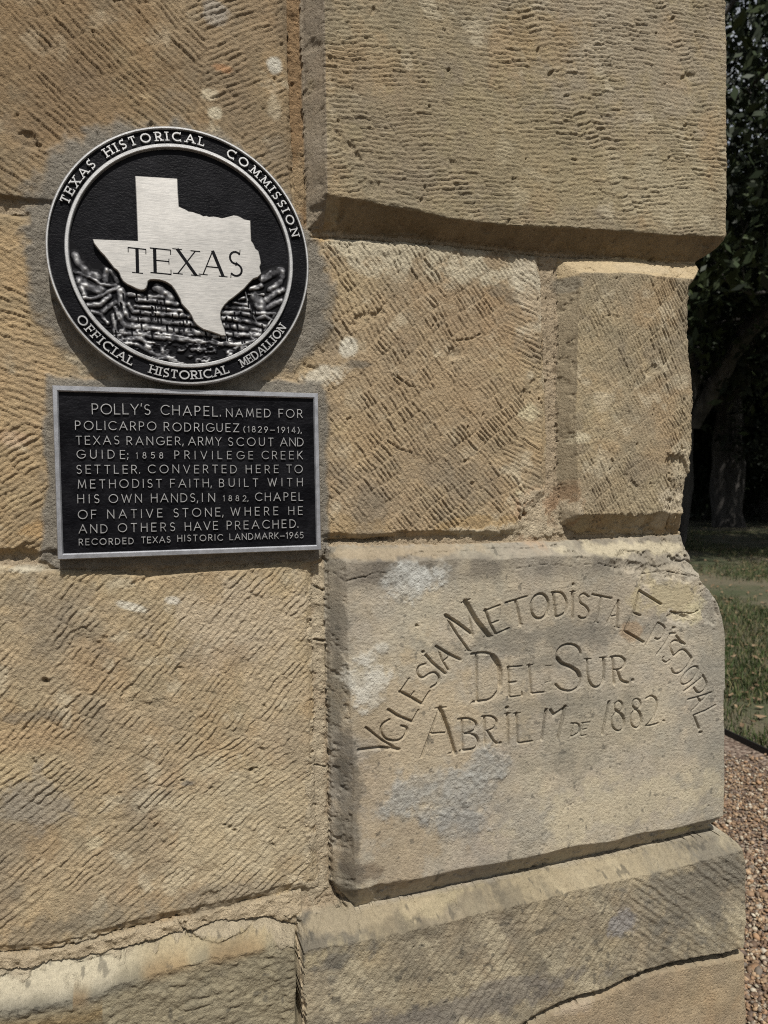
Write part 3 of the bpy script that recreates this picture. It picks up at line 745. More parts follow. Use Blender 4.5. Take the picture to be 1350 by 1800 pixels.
# base plane of the side wall further back: set in from the quoins
base_side = float(Pw(1216, 700, 0)[0]) + 0.0
q_t = sst(0.40, 0.425, TT)
sx_ = CX + (base_side - CX)*q_t*0.95
side_add = add - CARVE*0
side_rel = np.where(TT > 0, (side_add + np.where(LAB == 0, -.004, 0))*sst(0, .01, TT), 0)
Hc_s = np.minimum(Hc, 0.08)
XX = np.where(TT > 0, sx_ + side_rel + r_c*.55*(1 - np.clip(1 - TT/r_c, 0, 1)**2) - 0.0, X)
YY = np.where(TT > 0, -Hc_s + TT, -Htot)

# ---- colour (real colours of stone, mortar, lichen and stains)
KALB = 0.80
def C(r, g, b): return srgb(r, g, b)*KALB
colr = np.zeros(SS.shape + (3,)); colr[:] = C(200, 176, 138)            # mortar
n1 = fbm(U, ZZ, .09, 5, 801); n2 = fbm(U, ZZ, .025, 5, 803); n3 = fbm(U, ZZ, .22, 3, 805); n4 = fbm(U, ZZ, .008, 3, 807)
def paint(mask, c, w=1.0):
    ww = (mask*w)[..., None]; colr[:] = colr*(1 - ww) + c*ww
base = {'upper_left': (158, 134, 96), 'left': (182, 154, 108), 'middle': (180, 156, 116), 'quoin': (178, 158, 120), 'lower_left': (186, 163, 122),
        'upper_right': (166, 148, 112), 'inscribed': (178, 165, 140), 'base_right': (166, 150, 118), 'base_corner': (172, 150, 114), 'base_left': (150, 138, 104)}
for n, c in base.items():
    mk = region(n); f = (1 + .16*n1[mk] + .14*n2[mk] + .10*n3[mk] + .10*n4[mk])[:, None]
    colr[mk] = C(*c)*f*np.stack([1 + .05*n2[mk], 1 + 0*n2[mk], 1 - .09*n1[mk] - .07*n2[mk]], -1)
mk = LAB > len(order); colr[mk] = (C(182, 156, 114)*(1 + .2*n1[mk] + .1*n2[mk])[:, None])
mk = LAB == 0; colr[mk] *= (1 + .15*n2[mk] + .12*n4[mk])[:, None]
# ochre and grey-brown clouds in the tooled stones
paint(tool*sst(.12, .5, fbm(U, ZZ, .07, 5, 811)), C(186, 150, 98), .38)
paint(tool*sst(.15, .5, fbm(U, ZZ, .06, 5, 813)), C(140, 126, 104), .45)
paint(tool*sst(.30, .55, fbm(U, ZZ, .035, 5, 815)), C(212, 196, 160), .5)
def patch(a, b, rx, ry, c, w=1, d=0.0, seed=0, rough=.5, soft=.35, ang=0, ns=.03, only=None):
    idx, m_ = px_mask(a, b, rx, ry, d, seed=seed + int(a), rough=rough, soft=soft, ang=ang, ns=ns)
    if only is not None: m_ = m_*(LAB[idx] == ID[only])
    m_ = (m_*w)[:, None]; colr[idx] = colr[idx]*(1 - m_) + C(*c)*m_
# middle block
patch(700, 440, 170, 36, (208, 194, 160), .8, only='middle', ang=-.1); patch(935, 500, 40, 60, (214, 200, 168), .8, only='middle')
patch(850, 560, 110, 60, (178, 146, 102), .45, only='middle'); patch(700, 700, 150, 110, (180, 152, 110), .4, only='middle'); patch(800, 720, 130, 70, (176, 148, 106), .35, only='middle')
patch(560, 420, 30, 14, (200, 160, 90), .6, only='middle'); patch(850, 920, 70, 14, (190, 152, 84), .5, only='middle'); patch(620, 925, 60, 16, (188, 154, 96), .4, only='middle')
patch(612, 612, 12, 16, (222, 212, 186), .95, ang=-.5, rough=.3); patch(565, 665, 34, 20, (218, 206, 178), .85, ang=.4); patch(934, 720, 22, 14, (222, 206, 160), .8); patch(920, 880, 20, 22, (214, 196, 150), .8)
patch(628, 640, 20, 8, (112, 106, 94), .7); patch(880, 516, 24, 14, (130, 118, 96), .6)
patch(940, 895, 34, 44, (196, 160, 118), .9, rough=.3)
# upper-left block
patch(120, 120, 170, 130, (150, 118, 74), .5, only='upper_left'); patch(380, 60, 100, 70, (172, 146, 106), .5, only='upper_left'); patch(482, 116, 11, 14, (214, 206, 184), .95, rough=.25); patch(390, 120, 24, 8, (196, 140, 84), .7)
patch(370, 168, 14, 9, (216, 198, 160), .8); patch(380, 200, 10, 10, (220, 206, 170), .8); patch(372, 22, 24, 16, (176, 168, 154), .6); patch(255, 172, 14, 8, (208, 180, 130), .7)
# vertical mortar strip between the upper blocks
idx = (LAB == 0) & (U > Pw(498, 0)[0]) & (U < Pw(545, 0)[0]) & (ZZ > Pw(500, 400)[1]); colr[idx] = C(170, 134, 86)*(1 + .15*n2[idx])[:, None]
patch(522, 330, 20, 60, (186, 158, 112), .7)
# upper-right block: grey draft margin and dirt on its left bevel
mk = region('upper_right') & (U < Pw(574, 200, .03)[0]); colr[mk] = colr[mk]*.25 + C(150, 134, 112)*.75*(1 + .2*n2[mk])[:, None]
patch(1100, 60, 160, 120, (170, 154, 128), .5, .038, only='upper_right'); patch(900, 260, 200, 110, (168, 150, 106), .5, .038, only='upper_right'); patch(700, 230, 110, 90, (156, 138, 108), .5, .038, only='upper_right')
patch(960, 60, 60, 40, (176, 146, 92), .4, .038, only='upper_right'); patch(1180, 330, 90, 70, (186, 170, 132), .6, .038, only='upper_right')
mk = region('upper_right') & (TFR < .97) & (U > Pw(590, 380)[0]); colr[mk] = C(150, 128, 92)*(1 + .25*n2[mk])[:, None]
# quoin
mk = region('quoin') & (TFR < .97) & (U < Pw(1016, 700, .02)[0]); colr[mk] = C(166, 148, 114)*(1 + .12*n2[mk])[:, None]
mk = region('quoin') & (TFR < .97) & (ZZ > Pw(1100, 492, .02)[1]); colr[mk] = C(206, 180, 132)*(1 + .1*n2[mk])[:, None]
patch(994, 498, 16, 14, (150, 140, 118), .7, .01); patch(1028, 770, 16, 9, (216, 200, 160), .9, .03); patch(998, 880, 18, 34, (168, 132, 92), .7, .01); patch(1190, 880, 24, 40, (206, 190, 158), .6, .03)
patch(1150, 470, 70, 8, (214, 190, 146), .6, .02)
# lower-left block
patch(420, 1090, 110, 60, (206, 186, 152), .6, only='lower_left'); patch(230, 1065, 26, 6, (226, 216, 190), .95, ang=-.35, rough=.2); patch(303, 1054, 14, 7, (222, 212, 190), .85); patch(480, 1190, 60, 120, (200, 178, 140), .5, only='lower_left')
patch(380, 1170, 50, 40, (190, 158, 112), .3, only='lower_left'); patch(300, 1370, 60, 20, (194, 160, 110), .35, only='lower_left'); patch(60, 1410, 70, 50, (160, 150, 132), .6, only='lower_left'); patch(430, 1450, 120, 100, (206, 186, 144), .6, only='lower_left')
patch(70, 1050, 90, 40, (150, 136, 112), .45, only='lower_left'); patch(120, 1625, 130, 26, (140, 128, 104), .6, only='lower_left'); patch(400, 1570, 120, 24, (156, 142, 116), .6, only='lower_left'); patch(560, 1540, 30, 30, (176, 154, 116), .6)
patch(330, 1375, 14, 6, (110, 104, 96), .7); patch(40, 1300, 60, 14, (196, 162, 114), .35, only='lower_left'); patch(170, 1480, 14, 10, (222, 204, 160), .7)
patch(62, 1255, 50, 12, (128, 118, 100), .55); patch(20, 770, 30, 14, (200, 160, 120), .5, only='left'); patch(60, 930, 24, 12, (200, 158, 92), .6, only='left'); patch(40, 880, 30, 20, (196, 170, 120), .5, only='left')
patch(40, 1000, 60, 8, (214, 202, 172), .8)
# inscribed stone weathering
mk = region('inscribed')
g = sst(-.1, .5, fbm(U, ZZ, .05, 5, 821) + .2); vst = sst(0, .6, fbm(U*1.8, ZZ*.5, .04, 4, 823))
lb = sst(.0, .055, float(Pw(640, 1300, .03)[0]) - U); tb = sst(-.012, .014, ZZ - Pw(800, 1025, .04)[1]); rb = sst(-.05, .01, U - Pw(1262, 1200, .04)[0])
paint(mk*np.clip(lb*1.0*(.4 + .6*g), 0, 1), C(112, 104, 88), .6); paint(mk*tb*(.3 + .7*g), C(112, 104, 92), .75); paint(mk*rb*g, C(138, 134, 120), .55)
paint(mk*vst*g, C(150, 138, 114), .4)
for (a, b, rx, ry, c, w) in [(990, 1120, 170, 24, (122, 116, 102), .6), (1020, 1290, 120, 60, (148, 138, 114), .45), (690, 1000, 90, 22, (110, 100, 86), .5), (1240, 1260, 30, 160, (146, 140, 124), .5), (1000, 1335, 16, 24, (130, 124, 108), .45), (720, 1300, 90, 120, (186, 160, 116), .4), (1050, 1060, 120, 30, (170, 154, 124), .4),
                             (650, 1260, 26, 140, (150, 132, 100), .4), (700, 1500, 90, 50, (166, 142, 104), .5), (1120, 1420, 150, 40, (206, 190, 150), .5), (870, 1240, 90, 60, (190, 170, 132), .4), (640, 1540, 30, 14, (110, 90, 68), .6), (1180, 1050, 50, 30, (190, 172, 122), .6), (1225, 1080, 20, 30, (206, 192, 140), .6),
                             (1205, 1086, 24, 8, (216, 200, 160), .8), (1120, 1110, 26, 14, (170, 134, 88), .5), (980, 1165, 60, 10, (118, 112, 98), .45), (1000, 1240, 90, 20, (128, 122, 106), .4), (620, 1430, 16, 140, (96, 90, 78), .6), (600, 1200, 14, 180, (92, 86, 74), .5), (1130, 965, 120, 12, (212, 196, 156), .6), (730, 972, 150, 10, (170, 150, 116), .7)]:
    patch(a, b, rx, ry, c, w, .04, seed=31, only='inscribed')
pc = {1: (204, 203, 192), 2: (214, 208, 190), 3: (212, 206, 188), 4: (166, 163, 152), 5: (164, 162, 152), 6: (156, 153, 144), 7: (170, 163, 146)}
for idx, w, s in PATCH:
    w = w*(.62 + .38*sst(-.3, .3, fbm(U[idx], ZZ[idx], .02, 4, 830 + s))); w = (w*(.82 if s != 7 else .5))[:, None]
    f = (1 + .16*fbm(U[idx], ZZ[idx], .006, 3, 837))[:, None]
    colr[idx] = colr[idx]*(1 - w) + C(*pc[s])*f*w
# plinth
mk = region('base_right')
paint(mk*sst(.0, .4, fbm(U, ZZ, .07, 5, 841)), C(134, 124, 102), .5); paint(mk*sst(.0, .5, fbm(U*2 + ZZ, ZZ, .06, 5, 843)), C(200, 184, 146), .6); paint(mk*sst(.2, .5, fbm(U, ZZ, .03, 5, 845)), C(104, 98, 86), .35)
patch(580, 1670, 70, 50, (100, 96, 88), .7, .07, only='base_right'); patch(1230, 1570, 80, 80, (122, 116, 102), .65, .07, only='base_right'); patch(1112, 1630, 22, 22, (150, 148, 150), .6, .07, only='base_right'); patch(820, 1790, 190, 26, (124, 116, 106), .7, .07, only='base_right')
patch(860, 1590, 160, 40, (120, 108, 84), .5, .07, only='base_right'); patch(900, 1540, 260, 14, (190, 172, 128), .7, .05, ang=.21, only='base_right'); patch(1230, 1482, 18, 10, (206, 196, 130), .5, .07); patch(640, 1610, 110, 14, (192, 172, 132), .6, .03, only='base_right')
patch(1070, 1540, 150, 40, (190, 170, 128), .5, .07, only='base_right')
mk = region('base_corner'); paint(mk*sst(0, .4, fbm(U, ZZ, .05, 4, 847)), C(180, 146, 100), .4); patch(1020, 1785, 50, 20, (200, 180, 150), .6, .07, only='base_corner')
# left plinth: pale weathered ledge, rust line, olive face
mk = region('base_left')
crest = [(-60, 1777), (0, 1770), (150, 1748), (235, 1710), (330, 1684), (470, 1652), (515, 1652)]
ch = wpoly(crest, .036); cz = np.interp(U, [p[0] for p in ch], [p[1] for p in ch])
led = sst(-.008, .006, ZZ - cz + .008*n2)
paint(mk*(1 - led), C(162, 148, 116), .6); paint(mk*(1 - led)*sst(0, .4, fbm(U, ZZ, .03, 4, 851)), C(130, 120, 96), .5)
paint(mk*led*sst(Pw(330, 1600)[0], Pw(180, 1600)[0], U), C(212, 198, 164), .85); paint(mk*led*sst(Pw(180, 1600)[0], Pw(300, 1600)[0], U), C(196, 176, 132), .8)
gl = np.exp(-((ZZ - cz + .006)/.010)**2); paint(mk*gl*sst(Pw(300, 1600)[0], Pw(180, 1600)[0], U + .02*n1), C(92, 94, 92), .55)
paint(mk*gl*sst(.0, .5, fbm(U, ZZ, .05, 3, 853) + .2)*(U > Pw(130, 1600)[0]), C(166, 128, 70), .5); paint(mk*np.exp(-((ZZ - cz + .03)/.012)**2)*(U < Pw(180, 1600)[0]), C(150, 118, 58), .6)
# mortar smears
for idx, w in mortar_cols:
    ww = (w*.85)[:, None]; f = (1 + .18*fbm(U[idx], ZZ[idx], .012, 4, 861))[:, None]; colr[idx] = colr[idx]*(1 - ww) + C(214, 194, 156)*f*ww
mk = lump; colr[mk] = C(214, 190, 148)*(1 + .18*n2[mk] + .1*n4[mk])[:, None]
# grey cement round the medallion
f = (1 + .14*n2 + .16*n4)[..., None]; gg = (grey*.92)[..., None]
colr = colr*(1 - gg) + C(158, 149, 132)*f*gg
# lichen specks
for n_, th, sc_ in (('base_right', .46, .012), ('inscribed', .56, .010), ('base_left', .50, .012)):
    paint(region(n_)*sst(th, th + .08, fbm(U, ZZ, sc_, 3, 871)), C(84, 80, 70), .55)
lum = (colr @ np.array([.3, .55, .15]))[..., None]; colr = (lum + (colr - lum)*0.80)*np.array([1.0, 1.015, 1.02])
colr = np.clip(colr, 0.01, 0.8)
grain = grain*np.where(LAB == ID['inscribed'], .5, 1.0)

# ---- split into one mesh per stone
wall = empty('chapel_wall', (float(XC) - 1.0, 0.0, 0.0))
tag(wall, 'weathered tan sandstone block wall with a projecting corner of large tooled stones', 'wall')
wall_off = np.array(wall.location)
VV = np.stack([XX, YY, ZZ], -1).reshape(-1, 3)
II = np.arange(NS*NZ).reshape(NZ, NS)
quad = np.stack([II[:-1, :-1], II[:-1, 1:], II[1:, 1:], II[1:, :-1]], -1).reshape(-1, 4)
flab = LAB[:-1, :-1].reshape(-1)
smear = np.zeros(LAB.shape, bool); smear |= (grey > .55)
fs = smear[:-1, :-1].reshape(-1)
CV = np.concatenate([colr.reshape(-1, 3), np.ones((NS*NZ, 1))], 1); GV = grain.reshape(-1)
labels = {'upper_right': 'large projecting block with fine ripple tooling above the bevelled ledge', 'upper_left': 'brown ripple-tooled block above the round medallion', 'left': 'ochre tooled block cut by the left edge',
          'middle': 'orange-tan diagonally tooled block right of the plaque', 'quoin': 'narrow corner block with a smooth margin and chipped lower edge', 'inscribed': 'smooth cornerstone carved YGLESIA METODISTA EPISCOPAL DEL SUR ABRIL 17 DE 1882',
          'lower_left': 'large pale tooled block under the plaque', 'base_right': 'wide pitted plinth stone under the inscribed stone', 'base_corner': 'brown plinth stone under the crack at the corner', 'base_left': 'mossy plinth stone with a pale sloping ledge'}
def emit(name, mask, label=None):
    q = quad[mask]
    if len(q) == 0: return None
    ids, inv = np.unique(q, return_inverse=True)
    o = mesh_np(name, VV[ids] - wall_off, inv.reshape(q.shape), M_STONE, wall, True, {'albedo': ('FLOAT_COLOR', CV[ids]), 'grain': ('FLOAT', GV[ids])})
    if label: o['label'] = label
    return o
cement = fs & ((flab == 0) | True)
for n in order: emit('inscribed_stone' if n == 'inscribed' else 'stone_block', (flab == ID[n]) & ~fs, labels[n])
for i in range(len(order) + 1, nid): emit('stone_block', (flab == i) & ~fs)
emit('mortar', (flab == 0) & ~fs, 'sandy buff mortar filling the joints')
emit('cement_bed', fs, 'rough grey cement smeared round the medallion and plaque')
del VV, quad, CV
# plain body behind the faces closes the wall
mb = MB()
x0, x1, y0, y1 = -3.2, float(base_side) - .03, 0.03, 4.0
v = [(x0, y0, -.05), (x1, y0, -.05), (x1, y1, -.05), (x0, y1, -.05), (x0, y0, 3.6), (x1, y0, 3.6), (x1, y1, 3.6), (x0, y1, 3.6)]
v = [tuple(np.array(p) - wall_off) for p in v]
mb.add(v, [(0, 3, 2, 1), (4, 5, 6, 7), (0, 1, 5, 4), (1, 2, 6, 5), (2, 3, 7, 6), (3, 0, 4, 7)])
mcore, ntc, bc = newmat('rubble_core'); nn = noise_node(ntc, 9, 4, .6); rc = ramp(ntc, nn.outputs['Fac'], [(.3, (.18, .14, .10)), (.7, (.3, .24, .17))]); ntc.links.new(rc.outputs[0], bc.inputs['Base Color']); bc.inputs['Roughness'].default_value = 1
mb.build('wall_core', mcore, wall)

# ------------------------------------------------------------------ stroke alphabets
def arc(cx_, cy_, rx, ry, a0, a1, n=10): return [(cx_ + rx*math.cos(math.radians(a0 + (a1 - a0)*i/n)), cy_ + ry*math.sin(math.radians(a0 + (a1 - a0)*i/n))) for i in range(n + 1)]
FONT = {   # char: (width, [(points, thin?)])
 'A': (.86, [([(0, 0), (.43, 1)], 1), ([(.43, 1), (.86, 0)], 0), ([(.15, .34), (.71, .34)], 1)]),
 'B': (.58, [([(0, 0), (0, 1)], 0), ([(0, 1)] + arc(.30, .76, .22, .24, 90, -90) + [(0, .52)], 0), ([(0, .52)] + arc(.30, .26, .26, .26, 90, -90) + [(0, 0)], 0)]),
 'C': (.80, [(arc(.50, .5, .50, .5, 48, 312, 18), 0)]),
 'D': (.72, [([(0, 0), (0, 1)], 0), ([(0, 1)] + arc(.24, .5, .48, .5, 90, -90, 14) + [(0, 0)], 0)]),
 'E': (.52, [([(0, 0), (0, 1)], 0), ([(0, 1), (.52, 1)], 1), ([(0, .52), (.46, .52)], 1), ([(0, 0), (.52, 0)], 1)]),
 'F': (.50, [([(0, 0), (0, 1)], 0), ([(0, 1), (.50, 1)], 1), ([(0, .50), (.44, .50)], 1)]),
 'G': (.86, [(arc(.50, .5, .50, .5, 48, 335, 18), 0), ([(.955, .29), (.955, .46)], 0), ([(.56, .46), (.955, .46)], 1)]),
 'H': (.68, [([(0, 0), (0, 1)], 0), ([(.68, 0), (.68, 1)], 0), ([(0, .52), (.68, .52)], 1)]),
 'I': (.0, [([(0, 0), (0, 1)], 0)]),
 'K': (.62, [([(0, 0), (0, 1)], 0), ([(0, .38), (.58, 1)], 1), ([(.17, .56), (.62, 0)], 0)]),
 'L': (.50, [([(0, 0), (0, 1)], 0), ([(0, 0), (.50, 0)], 1)]),
 'M': (.88, [([(0, 0), (.10, 1)], 1), ([(.10, 1), (.44, .12)], 0), ([(.44, .12), (.78, 1)], 1), ([(.78, 1), (.88, 0)], 0)]),
 'N': (.72, [([(0, 0), (0, 1)], 1), ([(0, 1), (.72, 0)], 0), ([(.72, 0), (.72, 1)], 1)]),
 'O': (1.0, [(arc(.5, .5, .5, .5, 0, 360, 24), 0)]),
 'P': (.54, [([(0, 0), (0, 1)], 0), ([(0, 1)] + arc(.26, .73, .27, .27, 90, -90) + [(0, .46)], 0)]),
 'R': (.58, [([(0, 0), (0, 1)], 0), ([(0, 1)] + arc(.27, .73, .27, .27, 90, -90) + [(0, .46)], 0), ([(.26, .46), (.58, 0)], 0)]),
 'S': (.52, [(arc(.26, .75, .24, .25, 40, 270, 10) + arc(.26, .25, .26, .25, 90, -140, 12), 3)]),
 'T': (.60, [([(.30, 0), (.30, 1)], 0), ([(0, 1), (.60, 1)], 1)]),
 'U': (.66, [([(0, 1), (0, .34)] + arc(.33, .33, .33, .33, 180, 360, 12) + [(.66, .34), (.66, 1)], 0)]),
 'V': (.76, [([(0, 1), (.38, 0)], 0), ([(.38, 0), (.76, 1)], 1)]),
 'W': (1.12, [([(0, 1), (.28, 0)], 0), ([(.28, 0), (.56, .9)], 1), ([(.56, .9), (.84, 0)], 0), ([(.84, 0), (1.12, 1)], 1)]),
 'X': (.70, [([(0, 1), (.70, 0)], 0), ([(0, 0), (.70, 1)], 1)]),
 'Y': (.70, [([(0, 1), (.35, .46)], 0), ([(.70, 1), (.35, .46)], 1), ([(.35, .46), (.35, 0)], 0)]),
 'Z': (.64, [([(0, 1), (.64, 1), (0, 0), (.64, 0)], 0)]),
 '.': (.06, [([(.03, 0), (.03, .09)], 0)]), ',': (.08, [([(.06, .10), (.0, -.14)], 0)]), "'": (.05, [([(.03, 1.08), (.0, .86)], 0)]),
 ';': (.08, [([(.06, .10), (.0, -.14)], 0), ([(.05, .50), (.05, .60)], 0)]),
 '(': (.20, [(arc(.60, .45, .60, .72, 130, 230, 8), 0)]), ')': (.20, [(arc(-.40, .45, .60, .72, 50, -50, 8), 0)]),
 '-': (.70, [([(0, .42), (.70, .42)], 0)]),
 '1': (.20, [([(0, .80), (.14, 1), (.14, 0)], 0)]),
 '2': (.56, [(arc(.28, .72, .26, .28, 160, -30, 10) + [(0, 0), (.56, 0)], 0)]),
 '4': (.60, [([(.42, 0), (.42, 1), (0, .28), (.60, .28)], 0)]),
 '5': (.54, [([(.48, 1), (.10, 1), (.05, .56)] + arc(.25, .32, .28, .32, 120, -140, 12), 0)]),
 '6': (.56, [(arc(.28, .30, .28, .30, 90, 450, 16), 0), ([(.42, 1.0), (.10, .55), (.01, .36)], 0)]),
 '8': (.54, [(arc(.27, .76, .21, .24, -90, 270, 14), 0), (arc(.27, .27, .27, .27, 90, 450, 16), 0)]),
 '9': (.56, [(arc(.28, .70, .28, .30, 90, 450, 16), 0), ([(.14, 0), (.46, .45), (.55, .64)], 0)]),
}

def ribbon(mb, pts, w, y0, y1, ins, xf, ext=.45):
    # raised stroke: flat top, sloping sides; pts in letter plane (x, z); y0 back, y1 front (outward = larger); xf maps (x, z, out) -> xyz
    P = [np.array(p, float) for p in pts]
    closed = np.hypot(*(P[0] - P[-1])) < 1e-6 and len(P) > 3
    if closed: P = P[:-1]
    n = len(P); rows = []
    for i in range(n):
        a = P[i - 1] if (i > 0 or closed) else None
        b = P[(i + 1) % n] if (i < n - 1 or closed) else None
        d1 = (P[i] - a) if a is not None else None; d2 = (b - P[i]) if b is not None else None
        if d1 is not None: d1 = d1/(np.linalg.norm(d1) + 1e-12)
        if d2 is not None: d2 = d2/(np.linalg.norm(d2) + 1e-12)
        if d1 is None: t = d2; sc_ = 1
        elif d2 is None: t = d1; sc_ = 1
        else:
            t = d1 + d2; L = np.linalg.norm(t)
            t = t/L if L > 1e-6 else d1
            sc_ = min(1/max(np.dot(t, d1), .35), 2.2)
        nn_ = np.array([-t[1], t[0]])
        e = np.zeros(2)
        if not closed and i == 0: e = -t*w*ext
        if not closed and i == n - 1: e = t*w*ext
        c = P[i] + e; hw = w/2*sc_
        rows.append((c + nn_*hw, c + nn_*(hw*ins), c - nn_*(hw*ins), c - nn_*hw))
    v = []; f = []
    for r in rows:
        v += [xf(r[0][0], r[0][1], y0), xf(r[1][0], r[1][1], y1), xf(r[2][0], r[2][1], y1), xf(r[3][0], r[3][1], y0)]
    m_ = n if closed else n - 1
    for i in range(m_):
        a = 4*i; b = 4*((i + 1) % n)
        for k in range(3): f.append((a + k, a + k + 1, b + k + 1, b + k))
    if not closed: f.append((0, 3, 2, 1)); e = 4*(n - 1); f.append((e, e + 1, e + 2, e + 3))
    mb.add(v, f)

def letter_strokes(ch, serif=False):
    w, st = FONT[ch]; out = []
    for pts, thin in st: out.append((pts, thin, 0))
    if serif:
        ends = []
        allp = [(tuple(p), i) for i, (pts, _) in enumerate(st) for p in pts]
        for i, (pts, thin) in enumerate(st):
            for e, nb in ((pts[0], pts[1]), (pts[-1], pts[-2])):
                if sum(1 for q, j_ in allp if j_ != i and abs(q[0] - e[0]) < .02 and abs(q[1] - e[1]) < .02): continue
                if any(abs(e[0] - q[0]) < .02 and abs(q[1] - e[1]) < .02 for q, j_ in allp if j_ != i): continue
                dx, dy = nb[0] - e[0], nb[1] - e[1]
                if e[1] in (0, 1) and abs(dy) > abs(dx)*.6: out.append(([(e[0] - .17, e[1]), (e[0] + .17, e[1])], 2, 1))
                elif abs(dx) > abs(dy) and ch in 'ETLFZ' and e[0] > .01 or (ch == 'T' and abs(dx) > abs(dy)):
                    s_ = -.17 if e[1] >= .9 else (.17 if e[1] < .1 else .0)
                    if s_: out.append(([(e[0], e[1]), (e[0], e[1] + s_)], 2, 1))
                    else: out.append(([(e[0], e[1] - .09), (e[0], e[1] + .09)], 2, 1))
                elif ch in 'SC': out.append(([(e[0], e[1]), (e[0] + .02*(1 if e[0] > .2 else -1), e[1] + (.17 if e[1] > .5 else -.17))], 2, 1))
        if ch in 'EL': out.append(([(-.14, 0), (0, 0)], 2, 1))
        if ch in 'EFBDPR': out.append(([(-.14, 1), (0, 1)], 2, 1))
        if ch in 'BD': out.append(([(-.14, 0), (0, 0)], 2, 1))
        if ch == 'M': out += [([(-.06, 1), (.10, 1)], 2, 1), ([(.78, 1), (.95, 1)], 2, 1)]
        if ch == 'N': out += [([(-.14, 1), (0, 1)], 2, 1)]
    return w, out

def make_letter(ch, x, z, h, parent, mat, y0, y1, sw, xf, serif=False, thin_r=1.0, serif_r=1.0, xs=1.0, origin=None):
    w, st = letter_strokes(ch, serif); mb = MB()
    for k, (pts, thin, _) in enumerate(st):
        ww = sw*(1, thin_r, serif_r, .45 + .55*thin_r)[thin]
        pp = [(x + p[0]*h*xs, z + p[1]*h) for p in pts]
        ribbon(mb, pp, ww*h, y0, y1 + 0.00004*k, .72, xf, .08 if serif and thin != 2 else .45)
    return mb.build('letter', mat, parent)

# ------------------------------------------------------------------ MEDALLION
med = empty('medallion', (mcx, -0.004, mcz))
tag(med, 'round black and silver cast medallion showing the outline of TEXAS on the wall', 'medallion')
def lathe(name, prof, mat, parent, seg=160, closed=True):
    V = []; F = []; n = len(prof)
    for i in range(seg):
        a = 2*math.pi*i/seg
        for (r, d) in prof: V.append((r*math.cos(a), -(d) + 0.010, r*math.sin(a)))
    for i in range(seg):
        for k in range(n if closed else n - 1):
            a = i*n + k; b = i*n + (k + 1) % n; c = ((i + 1) % seg)*n + (k + 1) % n; d = ((i + 1) % seg)*n + k
            F.append((a, b, c, d))
    o = mesh_np(name, np.array(V), F, mat, parent, True)
    return o
R = R_MED
def sharp(o, ang_deg=35):
    me = o.data
    import bmesh
    bm = bmesh.new(); bm.from_mesh(me); bmesh.ops.recalc_face_normals(bm, faces=bm.faces)
    for e in bm.edges:
        if len(e.link_faces) == 2 and e.calc_face_angle(0) > math.radians(ang_deg): e.smooth = False
    bm.to_mesh(me); bm.free(); return o
sharp(lathe("body", [(.0005, .008), (R*.985, .008), (R*.985, .0285), (.0005, .0285)], M_FRAME, med))
sharp(lathe('outer_rim', [(R*.978, .029), (R*.978, .0325), (R*.982, .0338), (R*.992, .0338), (R*1.0, .0318), (R*1.0, .020), (R*.99, .019), (R*.98, .019)], M_RIM, med))
sharp(lathe('lettering_band', [(R*.866, .0287), (R*.9785, .0287), (R*.9785, .0302), (R*.866, .0302)], M_BLACK_PEB, med))
sharp(lathe('inner_rim', [(R*.832, .029), (R*.836, .0335), (R*.841, .0342), (R*.860, .0342), (R*.865, .0335), (R*.868, .029)], M_RIM, med))
field = []
prof = [(R*.0005, .0296), (R*.3, .0294), (R*.6, .0290), (R*.834, .0288), (R*.834, .0286), (R*.0005, .0286)]
sharp(lathe('field', prof, M_BLACK_PEB, med))
def zloc(zx, zy, d=.034):                # from close-up pixels (2.5x, origin 60,200) to medallion coordinates
    x, z = Pw(60 + zx/2.5, 200 + zy/2.5, d); return float(x) - mcx, float(z) - mcz
TXP = [(443, 268), (540, 274), (630, 280), (633, 345), (637, 403), (650, 410), (665, 416), (680, 425), (698, 427), (716, 434), (730, 438), (745, 446), (758, 444), (770, 449), (790, 447), (812, 451), (826, 455), (840, 452), (860, 447), (878, 442), (895, 444), (908, 450),
       (925, 460), (952, 465), (954, 510), (956, 555), (966, 568), (975, 590), (988, 600), (993, 620), (997, 640), (999, 655), (993, 670), (1000, 700), (985, 715), (965, 722), (945, 742), (925, 765), (895, 790), (875, 806), (858, 818), (838, 838), (826, 856), (820, 875), (822, 900), (830, 925), (838, 945), (844, 972),
       (825, 973), (808, 966), (780, 956), (745, 945), (730, 936), (715, 925), (702, 908), (693, 886), (680, 866), (660, 845), (648, 832), (642, 812), (630, 790), (618, 770), (604, 752), (590, 742), (575, 734), (550, 727), (528, 725), (510, 726), (500, 733), (498, 748), (493, 762), (482, 771), (468, 772), (450, 766), (428, 755), (408, 746), (390, 732), (380, 716), (374, 698), (364, 684), (350, 674), (336, 656), (322, 638), (308, 620), (290, 602), (274, 582), (262, 566), (256, 546), (300, 549), (360, 551), (410, 553), (455, 555), (452, 480), (449, 400), (446, 330)]
